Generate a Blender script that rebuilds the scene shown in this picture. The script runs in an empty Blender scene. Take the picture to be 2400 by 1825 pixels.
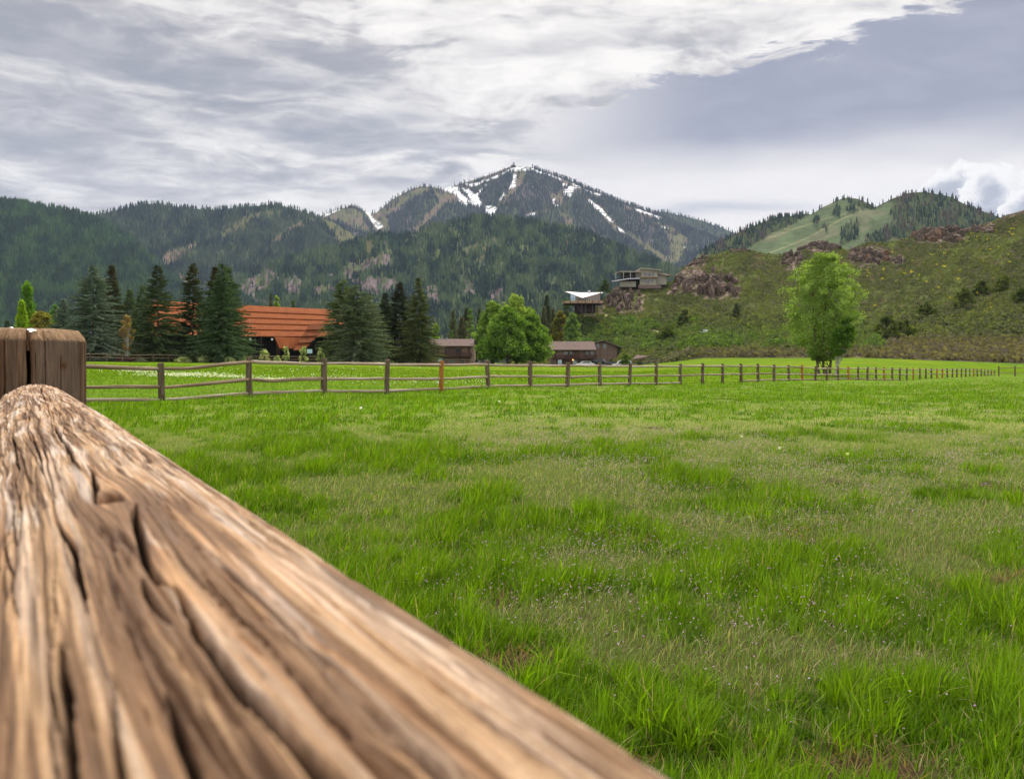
import bpy, math, random
import numpy as np
from math import radians, sin, cos, pi, atan, atan2, sqrt

# ------------------------------------------------------------------ camera, sky, sun
F = 2100.0; HY = 850.0; CX = 1200.0; CZ = 1.17      # focal length in photo pixels, horizon row, centre column, lens height
scene = bpy.context.scene
COL = scene.collection
cam_d = bpy.data.cameras.new('camera'); cam = bpy.data.objects.new('camera', cam_d); COL.objects.link(cam)
cam.location = (0, 0, CZ); cam.rotation_euler = (radians(90), 0, 0)
cam_d.sensor_width = 36.0; cam_d.lens = 36.0 * F / 2400.0
cam_d.shift_y = -(912.5 - HY) / 2400.0
cam_d.clip_start = 0.01; cam_d.clip_end = 40000
cam_d.dof.use_dof = True; cam_d.dof.focus_distance = 14.0; cam_d.dof.aperture_fstop = 31.0
scene.camera = cam

SUN_EL, SUN_AZ = radians(57), radians(15)           # azimuth measured from +Y towards +X
scene.view_settings.view_transform = 'Standard'; scene.view_settings.look = 'None'
scene.view_settings.exposure = 0.14; scene.view_settings.gamma = 1.0
scene.render.engine = 'CYCLES'
cy = scene.cycles
cy.use_denoising = True; cy.denoiser = 'OPENIMAGEDENOISE'; cy.denoising_input_passes = 'RGB_ALBEDO_NORMAL'; cy.denoising_prefilter = 'ACCURATE'
cy.max_bounces = 6; cy.diffuse_bounces = 3; cy.glossy_bounces = 2; cy.transmission_bounces = 3
cy.transparent_max_bounces = 4; cy.volume_bounces = 0
cy.sample_clamp_indirect = 4.0

sun_d = bpy.data.lights.new('sun', 'SUN'); sun = bpy.data.objects.new('sun', sun_d); COL.objects.link(sun)
sun_d.energy = 3.0; sun_d.angle = radians(10); sun_d.color = (1.0, 0.94, 0.83)
sun.rotation_euler = (radians(90) - SUN_EL, 0, -SUN_AZ + pi)
sun.location = (0, 0, 50)

class Nodes:
    """small helper to write node maths"""
    def __init__(s, tree): s.t = tree; s.n = tree.nodes; s.l = tree.links
    def new(s, typ, **kw):
        nd = s.n.new(typ)
        for k, v in kw.items(): setattr(nd, k, v)
        return nd
    def put(s, sock, v):
        if v is None: return
        if isinstance(v, bpy.types.NodeSocket): s.l.new(v, sock)
        else:
            if sock.type == 'RGBA' and isinstance(v, tuple) and len(v) == 3: v = v + (1,)
            sock.default_value = v
    def m(s, op, a, b=None, c=None, clamp=False):
        nd = s.new('ShaderNodeMath', operation=op); nd.use_clamp = clamp
        s.put(nd.inputs[0], a); s.put(nd.inputs[1], b); s.put(nd.inputs[2], c)
        return nd.outputs[0]
    def ss(s, x, lo, hi, a=0.0, b=1.0):
        nd = s.new('ShaderNodeMapRange', interpolation_type='SMOOTHSTEP')
        s.put(nd.inputs[0], x); s.put(nd.inputs[1], lo); s.put(nd.inputs[2], hi); s.put(nd.inputs[3], a); s.put(nd.inputs[4], b)
        return nd.outputs[0]
    def mix(s, f, a, b, blend='MIX'):
        nd = s.new('ShaderNodeMix', data_type='RGBA', blend_type=blend)
        s.put(nd.inputs[0], f); s.put(nd.inputs[6], a); s.put(nd.inputs[7], b)
        return nd.outputs[2]
    def xyz(s, x, y, z):
        nd = s.new('ShaderNodeCombineXYZ'); s.put(nd.inputs[0], x); s.put(nd.inputs[1], y); s.put(nd.inputs[2], z)
        return nd.outputs[0]
    def map(s, vec, scale=(1, 1, 1), rot=(0, 0, 0), loc=(0, 0, 0)):
        nd = s.new('ShaderNodeMapping'); s.put(nd.inputs[0], vec)
        nd.inputs['Scale'].default_value = scale; nd.inputs['Rotation'].default_value = rot; nd.inputs['Location'].default_value = loc
        return nd.outputs[0]
    def noise(s, vec, scale, detail=4, rough=0.5, dist=0.0, out=0):
        nd = s.new('ShaderNodeTexNoise'); s.put(nd.inputs['Vector'], vec)
        nd.inputs['Scale'].default_value = scale; nd.inputs['Detail'].default_value = detail
        nd.inputs['Roughness'].default_value = rough; nd.inputs['Distortion'].default_value = dist
        return nd.outputs[out]
    def ramp(s, f, stops):
        nd = s.new('ShaderNodeValToRGB'); s.put(nd.inputs[0], f)
        el = nd.color_ramp.elements
        while len(el) < len(stops): el.new(0.5)
        for e, (p, c) in zip(el, stops): e.position = p; e.color = c if len(c) == 4 else tuple(c) + (1,)
        return nd.outputs[0]
    def attr(s, name, out='Color'):
        nd = s.new('ShaderNodeAttribute'); nd.attribute_name = name
        return nd.outputs[out]

def build_world():
    w = bpy.data.worlds.new('World'); scene.world = w; w.use_nodes = True
    N = Nodes(w.node_tree); w.node_tree.nodes.clear()
    out = N.new('ShaderNodeOutputWorld'); bg = N.new('ShaderNodeBackground')
    bg.inputs[1].default_value = 0.1
    sky = N.new('ShaderNodeTexSky'); sky.sky_type = 'NISHITA'; sky.sun_disc = False
    sky.sun_elevation = SUN_EL; sky.sun_rotation = SUN_AZ; sky.air_density = 1.2; sky.dust_density = 2.0
    tc = N.new('ShaderNodeTexCoord'); d = tc.outputs['Generated']
    sp = N.new('ShaderNodeSeparateXYZ'); N.put(sp.inputs[0], d); x, y, z = sp.outputs
    az = N.m('ARCTAN2', x, y)                                  # 0 ahead, + to the right
    el = N.m('ARCSINE', z)
    zc = N.m('ADD', N.m('MAXIMUM', z, 0.0), 0.16)
    P = N.xyz(N.m('DIVIDE', x, zc), N.m('DIVIDE', y, zc), 0.0)   # a flat cloud deck seen in perspective
    big = N.noise(N.map(P, (0.9, 0.9, 1), loc=(3.1, 1.7, 0)), 1.1, 3, 0.5)
    A2 = N.xyz(az, N.m('MULTIPLY', el, 2.2), 0.0)
    warp = N.noise(A2, 5.0, 3, 0.5, 0.0, 1)
    va = N.new('ShaderNodeVectorMath', operation='MULTIPLY_ADD'); N.put(va.inputs[0], warp); va.inputs[1].default_value = (.10, .10, 0); N.put(va.inputs[2], A2)
    chunk = N.noise(N.map(va.outputs[0], (0.8, 1.6, 1), loc=(2.2, .4, 0)), 6.5, 8, 0.58, 0.3)
    lump = N.noise(N.map(va.outputs[0], (1.0, 1.5, 1), rot=(0, 0, .3), loc=(5.2, 3.4, 0)), 17.0, 8, 0.6, 0.4)
    streak = N.noise(N.map(P, (0.75, 1.5, 1), rot=(0, 0, 0.12), loc=(0.3, 5.2, 0)), 1.25, 8, 0.56, 0.35)
    fine = N.noise(N.map(P, (1.0, 1.6, 1), rot=(0, 0, -0.35)), 5.0, 9, 0.62, 0.6)
    puff = N.noise(N.map(P, (1.0, 1.0, 1), loc=(7, 1, 0)), 3.2, 8, 0.6, 0.25)
    # underlying thin overcast: light near the horizon, blue-grey higher to the right
    lowc = N.mix(N.ss(el, 0.02, 0.16), (1.0, 0.97, 0.95), (0.92, 0.895, 0.89))
    hi = N.m('ADD', el, N.m('MULTIPLY', N.m('SUBTRACT', big, 0.5), 0.12))
    blue = N.ss(hi, 0.185, 0.255)
    blue = N.m('MULTIPLY', blue, N.ss(az, -0.06, 0.24))
    c = N.mix(blue, lowc, (0.285, 0.30, 0.40))
    c = N.mix(N.m('MULTIPLY', N.ss(fine, 0.35, 0.7), 0.16), c, (0.62, 0.63, 0.70))
    # grey smudges on the left half
    lf = N.m('SUBTRACT', 1.0, N.ss(az, -0.10, 0.16))
    s1 = N.ss(chunk, 0.52, 0.64)
    band = N.m('MULTIPLY', N.ss(el, 0.165, 0.215), 0.9)
    # white bank above the diagonal edge
    edge = N.m('ADD', N.m('MULTIPLY', N.m('SUBTRACT', az, 0.048), 0.17), 0.275)
    dd = N.m('SUBTRACT', el, edge)
    dd = N.m('ADD', dd, N.m('MULTIPLY', N.m('SUBTRACT', fine, 0.5), 0.085))
    dd = N.m('ADD', dd, N.m('MULTIPLY', N.m('SUBTRACT', lump, 0.5), 0.07))
    bankR = N.ss(dd, -0.003, 0.010)
    bankL = N.ss(dd, -0.10, 0.0)
    rt = N.ss(az, -0.05, 0.10)
    bank = N.m('ADD', N.m('MULTIPLY', bankR, rt), N.m('MULTIPLY', bankL, N.m('SUBTRACT', 1.0, rt)))
    shade = N.m('ADD', N.m('MULTIPLY', lump, 0.42), N.m('MULTIPLY', chunk, 0.58))
    shade = N.m('ADD', shade, N.ss(az, 0.05, -0.50, -0.02, 0.085))
    bcol = N.ramp(shade, [(0.41, (0.97, 0.955, 0.94)), (0.50, (0.80, 0.785, 0.785)), (0.57, (0.55, 0.54, 0.56)), (0.66, (0.37, 0.37, 0.41))])
    c = N.mix(bank, c, bcol)
    sm = N.m('MULTIPLY', N.m('MULTIPLY', s1, lf), band)
    c = N.mix(N.m('MULTIPLY', sm, 0.65), c, (0.29, 0.30, 0.355))
    # two named dark streaks of the left (a gaussian each)
    for (ca, ce, wa, we, k) in ((-0.278, 0.293, 0.13, 0.020, 0.75), (-0.20, 0.240, 0.17, 0.021, 0.95), (-0.06, 0.225, 0.10, 0.008, 0.7), (-0.50, 0.212, 0.10, 0.02, 0.75), (-0.48, 0.30, 0.13, 0.05, 0.5), (0.02, 0.33, 0.07, 0.009, 0.4), (0.19, 0.345, 0.10, 0.011, 0.5)):
        if k == 0: continue
        ga = N.m('DIVIDE', N.m('SUBTRACT', az, ca), wa)
        ge = N.m('DIVIDE', N.m('ADD', N.m('SUBTRACT', el, ce), N.m('MULTIPLY', N.m('SUBTRACT', chunk, 0.5), 0.13)), we)
        g = N.m('EXPONENT', N.m('MULTIPLY', N.m('ADD', N.m('MULTIPLY', ga, ga), N.m('MULTIPLY', ge, ge)), -1.0))
        g = N.m('MULTIPLY', g, N.ss(fine, 0.2, 0.62, 0.45, 1.0))
        c = N.mix(N.m('MULTIPLY', g, k), c, (0.275, 0.29, 0.355))
    # low dark bank beyond the right shoulder of the mountain
    ga = N.m('DIVIDE', N.m('SUBTRACT', az, 0.225), 0.11); ge = N.m('DIVIDE', N.m('ADD', N.m('SUBTRACT', el, 0.164), N.m('MULTIPLY', N.m('SUBTRACT', streak, 0.5), 0.05)), 0.008)
    g = N.m('EXPONENT', N.m('MULTIPLY', N.m('ADD', N.m('MULTIPLY', ga, ga), N.m('MULTIPLY', ge, ge)), -1.0))
    c = N.mix(N.m('MULTIPLY', g, 0.6), c, (0.36, 0.40, 0.52))
    # cumulus on the right
    Q = N.xyz(az, el, 0.0)
    pn = N.noise(Q, 34.0, 9, 0.62, 0.1)
    for (ca, ce, ra) in ((0.457, 0.172, 0.030), (0.486, 0.150, 0.036), (0.492, 0.168, 0.020), (0.530, 0.142, 0.036)):
        ga = N.m('SUBTRACT', az, ca); ge = N.m('MULTIPLY', N.m('SUBTRACT', el, ce), 0.95)
        r = N.m('SQRT', N.m('ADD', N.m('MULTIPLY', ga, ga), N.m('MULTIPLY', ge, ge)))
        r = N.m('SUBTRACT', r, N.m('MULTIPLY', N.m('SUBTRACT', pn, 0.5), ra * 2.1))
        mk = N.ss(r, ra, ra * 0.90)
        sh = N.m('ADD', N.m('SUBTRACT', r, ra * 0.45), N.m('MULTIPLY', N.m('SUBTRACT', el, ce), 0.55))
        cc = N.mix(N.ss(sh, -0.004, ra * 0.60), (0.40, 0.42, 0.50), (0.98, 0.97, 0.97))
        c = N.mix(mk, c, cc)
    # added gain: unseen sky overhead and behind the camera brightened to light the scene
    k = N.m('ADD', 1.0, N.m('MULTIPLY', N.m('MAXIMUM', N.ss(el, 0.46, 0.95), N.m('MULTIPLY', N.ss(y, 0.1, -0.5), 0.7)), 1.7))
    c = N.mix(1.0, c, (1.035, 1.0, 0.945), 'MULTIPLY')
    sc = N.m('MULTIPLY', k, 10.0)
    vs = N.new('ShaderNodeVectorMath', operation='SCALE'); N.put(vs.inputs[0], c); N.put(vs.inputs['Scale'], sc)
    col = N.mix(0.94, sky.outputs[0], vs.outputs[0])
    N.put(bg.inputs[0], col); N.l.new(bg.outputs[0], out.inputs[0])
build_world()

# ------------------------------------------------------------------ helpers
def rng(seed): return np.random.default_rng(seed)
def P(px, py, D): return ((px - CX) / F * D, D, CZ + (HY - py) / F * D)
def interp(x, pts):
    a = np.array(pts, float); return np.interp(x, a[:, 0], a[:, 1])
def smooth(x, lo, hi):
    t = np.clip((x - lo) / (hi - lo), 0, 1); return t * t * (3 - 2 * t)
def _h(ix, iy, s):
    n = (ix.astype(np.int64) * 374761393 + iy.astype(np.int64) * 668265263 + s * 1274126177) & 0xffffffff
    n = ((n ^ (n >> 13)) * 1103515245) & 0xffffffff
    n = (n ^ (n >> 16)) & 0xffff
    return n / 65535.0
def vn(x, y, s=0):
    x = np.asarray(x, float); y = np.asarray(y, float); x, y = np.broadcast_arrays(x, y)
    ix = np.floor(x); iy = np.floor(y); fx = x - ix; fy = y - iy
    fx = fx * fx * fx * (fx * (fx * 6 - 15) + 10); fy = fy * fy * fy * (fy * (fy * 6 - 15) + 10)
    a = _h(ix, iy, s); b = _h(ix + 1, iy, s); c = _h(ix, iy + 1, s); d = _h(ix + 1, iy + 1, s)
    return (a + (b - a) * fx) * (1 - fy) + (c + (d - c) * fx) * fy
def fbm(x, y, s=0, o=4, g=0.5):
    t = 0; a = 1; n = 0
    for i in range(o):
        t = t + a * vn(x * 2 ** i + 17.3 * i, y * 2 ** i + 9.1 * i, s + i); n += a; a *= g
    return t / n
def poly_mask(px, py, poly, soft=4.0):
    """1 inside a polygon, 0 outside, ragged edge"""
    pts = np.array(poly, float); n = len(pts); ins = np.zeros(px.shape, bool); dmin = np.full(px.shape, 1e9)
    for i in range(n):
        x0, y0 = pts[i]; x1, y1 = pts[(i + 1) % n]
        c = ((y0 > py) != (y1 > py)) & (px < (x1 - x0) * (py - y0) / (y1 - y0 + 1e-12) + x0); ins ^= c
        L2 = (x1 - x0) ** 2 + (y1 - y0) ** 2 + 1e-9
        t = np.clip(((px - x0) * (x1 - x0) + (py - y0) * (y1 - y0)) / L2, 0, 1)
        dmin = np.minimum(dmin, np.hypot(px - x0 - t * (x1 - x0), py - y0 - t * (y1 - y0)))
    sd = np.where(ins, dmin, -dmin) + (fbm(px / 7, py / 7, 5, 3) - 0.5) * soft * 2
    return np.clip(0.5 + sd / soft, 0, 1)

def tag(o, label=None, cat=None, group=None, kind=None):
    if label: o['label'] = label
    if cat: o['category'] = cat
    if group: o['group'] = group
    if kind: o['kind'] = kind
    return o
def new_mesh(name, V, Fs, mats=None, tint=None, smooth_=False, mi=None, attrs=None, uv=None):
    me = bpy.data.meshes.new(name)
    V = np.asarray(V, np.float32).reshape(-1, 3)
    if isinstance(Fs, np.ndarray): Fs = [Fs]
    if Fs and not isinstance(Fs[0], np.ndarray):
        d = {}
        lens = [len(f) for f in Fs]; flat = np.array([i for f in Fs for i in f], np.int32)
        lens = np.array(lens, np.int32)
    else:
        lens = np.concatenate([np.full(len(f), f.shape[1], np.int32) for f in Fs if len(f)])
        flat = np.concatenate([f.reshape(-1) for f in Fs if len(f)]).astype(np.int32)
    me.vertices.add(len(V)); me.vertices.foreach_set('co', V.reshape(-1))
    me.loops.add(len(flat)); me.loops.foreach_set('vertex_index', flat)
    me.polygons.add(len(lens)); st = np.concatenate([[0], np.cumsum(lens)[:-1]]).astype(np.int32)
    me.polygons.foreach_set('loop_start', st); me.polygons.foreach_set('loop_total', lens)
    me.polygons.foreach_set('use_smooth', np.full(len(lens), bool(smooth_)))
    if mi is not None: me.polygons.foreach_set('material_index', np.asarray(mi, np.int32))
    if tint is not None:
        t = np.asarray(tint, np.float32)
        if t.ndim == 1: t = np.tile(t, (len(V), 1))
        t4 = np.ones((len(V), 4), np.float32); t4[:, :3] = t
        a = me.color_attributes.new('tint', 'FLOAT_COLOR', 'POINT'); a.data.foreach_set('color', t4.reshape(-1))
    for k, v in (attrs or {}).items():
        a = me.attributes.new(k, 'FLOAT', 'POINT'); a.data.foreach_set('value', np.asarray(v, np.float32).reshape(-1))
    me.update(calc_edges=True); me.validate()
    for m in ([mats] if mats is not None and not isinstance(mats, list) else (mats or [])): me.materials.append(m)
    return me
def obj(name, me, parent=None, loc=None, rot=None, scale=None):
    o = bpy.data.objects.new(name, me); COL.objects.link(o)
    if parent is not None: o.parent = parent
    if loc is not None: o.location = loc
    if rot is not None: o.rotation_euler = rot
    if scale is not None: o.scale = scale
    return o
def thing(name, label, cat, loc=(0, 0, 0), rz=0, group=None):
    return tag(obj(name, None, None, loc, (0, 0, rz)), label, cat, group)

class MB:
    """collects boxes, prisms and tubes into ONE mesh"""
    def __init__(s): s.v = []; s.f = []
    def box(s, x0, x1, y0, y1, z0, z1):
        n = len(s.v)
        s.v += [(x, y, z) for z in (z0, z1) for y in (y0, y1) for x in (x0, x1)]
        s.f += [tuple(n + i for i in f) for f in ((0, 2, 3, 1), (4, 5, 7, 6), (0, 1, 5, 4), (1, 3, 7, 5), (3, 2, 6, 7), (2, 0, 4, 6))]
        return s
    def hexa(s, pts):
        n = len(s.v); s.v += list(pts)
        s.f += [tuple(n + i for i in f) for f in ((0, 3, 2, 1), (4, 5, 6, 7), (0, 1, 5, 4), (1, 2, 6, 5), (2, 3, 7, 6), (3, 0, 4, 7))]
        return s
    def prism(s, prof, y0, y1, axis='y'):
        """closed profile of (x,z) extruded from y0 to y1 (axis y) or (y,z) extruded in x"""
        n = len(s.v); k = len(prof)
        for yy in (y0, y1):
            s.v += [((a, yy, b) if axis == 'y' else (yy, a, b)) for a, b in prof]
        s.f.append(tuple(n + i for i in range(k))); s.f.append(tuple(n + k + i for i in reversed(range(k))))
        s.f += [(n + i, n + k + i, n + k + (i + 1) % k, n + (i + 1) % k) for i in range(k)]
        return s
    def slab(s, quad, t):
        """a thick sheet from 3 or 4 corners, thickness t along -normal"""
        q = [np.array(p, float) for p in quad]; nn = np.cross(q[1] - q[0], q[2] - q[0]); nn /= np.linalg.norm(nn)
        n = len(s.v); k = len(q)
        s.v += [tuple(p) for p in q] + [tuple(p - nn * t) for p in q]
        s.f.append(tuple(n + i for i in range(k))); s.f.append(tuple(n + k + i for i in reversed(range(k))))
        s.f += [(n + (i + 1) % k, n + i, n + k + i, n + k + (i + 1) % k) for i in range(k)]
        return s
    def tube(s, a, b, r0, r1=None, k=8):
        a = np.array(a, float); b = np.array(b, float); r1 = r0 if r1 is None else r1
        d = b - a; d /= np.linalg.norm(d); u = np.cross(d, (0, 0, 1) if abs(d[2]) < .9 else (1, 0, 0)); u /= np.linalg.norm(u); w = np.cross(d, u)
        n = len(s.v)
        for c, r in ((a, r0), (b, r1)):
            for i in range(k):
                t = 2 * pi * i / k; s.v.append(tuple(c + (u * cos(t) + w * sin(t)) * r))
        s.f.append(tuple(n + i for i in range(k))); s.f.append(tuple(n + k + i for i in reversed(range(k))))
        s.f += [(n + i, n + k + i, n + k + (i + 1) % k, n + (i + 1) % k) for i in range(k)]
        return s
    def build(s, name, mat, parent=None, label=None, smooth_=False):
        o = obj(name, new_mesh(name, s.v, s.f, mat, smooth_=smooth_), parent)
        if label: o['label'] = label
        return o

# ------------------------------------------------------------------ materials
MATS = {}
def mat(name):
    m = bpy.data.materials.new(name); m.use_nodes = True
    N = Nodes(m.node_tree); b = m.node_tree.nodes['Principled BSDF']
    MATS[name] = m
    return m, N, b
def bump(N, b, h, strength=0.3, dist=0.02):
    nd = N.new('ShaderNodeBump'); nd.inputs['Strength'].default_value = strength; nd.inputs['Distance'].default_value = dist
    N.put(nd.inputs['Height'], h); N.l.new(nd.outputs[0], b.inputs['Normal'])
def plain(name, col, rough=0.8, var=0.25, scale=3.0, spec=0.3, metal=0.0, stretch=(1, 1, 1), bmp=0.15):
    m, N, b = mat(name)
    tc = N.new('ShaderNodeTexCoord').outputs['Object']
    n = N.noise(N.map(tc, stretch), scale, 5, 0.6)
    lo = tuple(c * (1 - var) for c in col); hi = tuple(min(1, c * (1 + var)) for c in col)
    N.put(b.inputs['Base Color'], N.ramp(n, [(0.3, lo), (0.7, hi)]))
    b.inputs['Roughness'].default_value = rough; b.inputs['Specular IOR Level'].default_value = spec; b.inputs['Metallic'].default_value = metal
    if bmp: bump(N, b, n, bmp, 0.03)
    return m
def leafmat(name, trans=0.35, rough=0.55, var=0.0, spec=0.10):
    """leaf colour from the tint attribute, light passes through"""
    m, N, b = mat(name)
    c = N.attr('tint')
    b.inputs['Roughness'].default_value = rough; b.inputs['Specular IOR Level'].default_value = spec
    N.put(b.inputs['Base Color'], c)
    tr = N.new('ShaderNodeBsdfTranslucent'); N.put(tr.inputs[0], N.mix(1.0, c, (1.2, 1.3, 0.35), 'MULTIPLY'))
    mx = N.new('ShaderNodeMixShader'); mx.inputs[0].default_value = trans
    N.l.new(b.outputs[0], mx.inputs[1]); N.l.new(tr.outputs[0], mx.inputs[2])
    o = [n for n in N.n if n.type == 'OUTPUT_MATERIAL'][0]; N.l.new(mx.outputs[0], o.inputs[0])
    return m
M_GRASS = leafmat('grass_blades', 0.45, 0.6, 0, .04)
M_LEAF = leafmat('leaves', 0.50, 0.6, 0, .06)
M_NEEDLE = leafmat('needles', 0.06, 0.8, 0, .04)
M_FLOWER = leafmat('petals', 0.3, 0.6)

def woodmat(name, light, dark, stain, scale=14.0, along='z', rough=0.85, rand=True):
    m, N, b = mat(name)
    tc = N.new('ShaderNodeTexCoord').outputs['Object']
    inf = N.new('ShaderNodeObjectInfo').outputs['Random'] if rand else 0.0
    off = N.xyz(N.m('MULTIPLY', inf, 37.0), N.m('MULTIPLY', inf, 11.0), N.m('MULTIPLY', inf, 23.0)) if rand else (0, 0, 0)
    va = N.new('ShaderNodeVectorMath', operation='ADD'); N.put(va.inputs[0], tc); N.put(va.inputs[1], off)
    st = {'z': (1, 1, 0.06), 'x': (0.06, 1, 1)}[along]
    g = N.noise(N.map(va.outputs[0], st), scale * 2.2, 6, 0.62, 0.3)
    p = N.noise(N.map(va.outputs[0], tuple(s ** 0.5 for s in st)), scale * 0.35, 4, 0.55)
    c = N.mix(N.ss(g, 0.38, 0.66), dark, light)
    c = N.mix(N.m('MULTIPLY', N.ss(p, 0.50, 0.70), 0.75), c, stain)
    ck = N.ss(N.noise(N.map(va.outputs[0], st, loc=(4, 4, 4)), scale * 1.5, 3, 0.5), 0.345, 0.30)
    c = N.mix(ck, c, tuple(v * 0.25 for v in dark))
    if rand: c = N.mix(N.m('MULTIPLY', inf, 0.35), c, tuple(v * 0.62 for v in dark))
    N.put(b.inputs['Base Color'], c); b.inputs['Roughness'].default_value = rough; b.inputs['Specular IOR Level'].default_value = 0.2
    bump(N, b, N.m('SUBTRACT', g, ck), 0.5, 0.01)
    return m
M_POST = woodmat('weathered_post', (0.20, 0.155, 0.115), (0.095, 0.062, 0.04), (0.13, 0.075, 0.04), 12, 'z')
M_POSTO = woodmat('new_orange_post', (0.42, 0.17, 0.045), (0.25, 0.085, 0.02), (0.36, 0.13, 0.03), 12, 'z', rand=False)
M_RAIL = woodmat('weathered_rail', (0.40, 0.30, 0.21), (0.17, 0.11, 0.07), (0.28, 0.185, 0.115), 12, 'x')
M_RAILP = woodmat('pale_rail', (0.54, 0.46, 0.36), (0.26, 0.185, 0.125), (0.38, 0.27, 0.18), 12, 'x')
# ------------------------------------------------------------------ lay of the land
ZF_PTS = [(-400, .0), (200, .03), (382, -.03), (585, .05), (753, .08), (899, -.01), (1028, -.02), (1141, .0), (1238, 0), (1321, -.06), (1401, -.04), (1645, -.15), (1736, -.14), (1849, -.26), (1910, -.30), (2012, -.46), (2124, -.72), (2220, -.76), (2331, -.94), (2500, -1.1)]
def fence_D(px): return 61960.0 / np.maximum(2760 - px, 250)
FAR = [(-600, 120, 846), (100, 128, 846), (211, 131, 847), (600, 155, 849), (900, 177, 851), (1096, 195, 856), (1300, 195, 858), (1500, 200, 856), (1580, 200, 848), (1650, 190, 839), (2000, 175, 838), (2300, 165, 848), (2400, 160, 852), (3200, 150, 856)]
def G(X, Y):
    """ground height"""
    X = np.asarray(X, float); Y = np.asarray(Y, float)
    Ys = np.maximum(Y, 6.0)
    px = np.clip(CX + F * X / Ys, -600, 3200)
    zf = interp(px, ZF_PTS); Df = fence_D(np.minimum(px, 2500))
    Dm = interp(px, [(a, b) for a, b, c in FAR]); ym = interp(px, [(a, c) for a, b, c in FAR])
    zm = CZ + (HY - ym) / F * Dm
    Df = np.minimum(Df, Dm - 6)
    z1 = zf * smooth(Y, 6, 1.0 * Df)
    t = np.clip((Y - Df) / np.maximum(Dm - Df, 5), 0, None)
    z2 = zf + (zm - zf) * np.minimum(t, 1) ** 1.15
    z3 = zm + np.clip(Y - Dm, 0, 400) / 400 * 0.6
    z = np.where(Y < Df, z1, np.where(Y < Dm, z2, z3))
    z = z + (fbm(X / 2.3, Y / 2.3, 3, 3) - 0.5) * 0.10 * np.clip((np.hypot(X, Y)) / 6, 0.3, 1)
    z = z + (fbm(X / 14, Y / 14, 8, 2) - 0.5) * 0.10
    return z

# field masks, shared by the ground sheet and the blades
LUSH_SPOTS = [  # photo column, photo row of the foot, width in photo px, strength
    (1580, 1125, 90, 1.0), (1790, 1180, 150, 1.1), (2215, 1175, 80, 1.0), (1330, 1250, 230, .9), (2370, 1420, 110, .9), (1645, 1030, 45, .9),
    (985, 990, 50, .8), (890, 985, 45, .7), (1240, 1020, 60, .7), (1290, 1075, 110, .8), (1480, 1075, 70, .7), (1420, 1000, 40, .8), (930, 1085, 140, .9),
    (2330, 1060, 110, .7), (2100, 1010, 60, .5), (1150, 1190, 90, .7), (780, 1050, 120, .9), (650, 1000, 150, .9), (2040, 1190, 60, .6), (1960, 1000, 40, .6),
    (2180, 1020, 35, .8), (1100, 1090, 90, .6), (1380, 965, 30, .7), (1350, 955, 25, .6), (1530, 985, 40, .6), (1700, 925, 60, .6), (2000, 905, 50, .6),
    (1880, 930, 50, .4), (2260, 930, 60, .4)]
def masks(X, Y):
    Ys = np.maximum(Y, 1.0); px = CX + F * X / Ys; py = HY + F * CZ / Ys
    n = fbm(X / 1.1, Y / 1.6, 21, 4); n2 = fbm(X / 3.0, Y / 4.0, 33, 3); n3 = fbm(X / .35, Y / .35, 41, 3)
    bias = interp(Y, [(0, .95), (3.6, .90), (5.0, .55), (6.5, .10), (10, -.12), (17, -.10), (22, .34), (30, .55), (200, .55)])
    left = smooth(-(X / Ys), -.10, .22) * .42 * smooth(Y, 4, 6)
    lush = 0.25 + bias + left + (n - .5) * 1.5 + (n2 - .5) * .5 + (fbm(X / .42, Y / .6, 43, 2) - .5) * 2.0
    for (a, r, w, k) in LUSH_SPOTS:
        D = F * CZ / (r - HY); x0 = (a - CX) / F * D; wx = w / F * D; wy = wx * 1.2 + .1
        lush = lush + k * np.exp(-((X - x0) / wx) ** 2 - ((Y - D - wy * .4) / wy) ** 2)
    bare = np.exp(-((px - 1250) / 60) ** 2 - ((py - 1545) / 26) ** 2) * 1.4 + np.exp(-((px - 2010) / 170) ** 2 - ((py - 1810) / 50) ** 2) * 1.5
    bare = bare + smooth(n3 + (n - .5) * .5, .69, .80) * .9 * (Y < 9) 
    for (a, r) in ((1700, 930), (1530, 998), (1905, 1088), (1690, 922)):
        D = F * CZ / (r - HY); x0 = (a - CX) / F * D; w = 22 / F * D
        bare = bare + 1.2 * np.exp(-((X - x0) / w) ** 2 - ((Y - D) / (w * 1.5)) ** 2)
    return np.clip(lush, 0, 1.4), np.clip(bare, 0, 1), n

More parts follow.
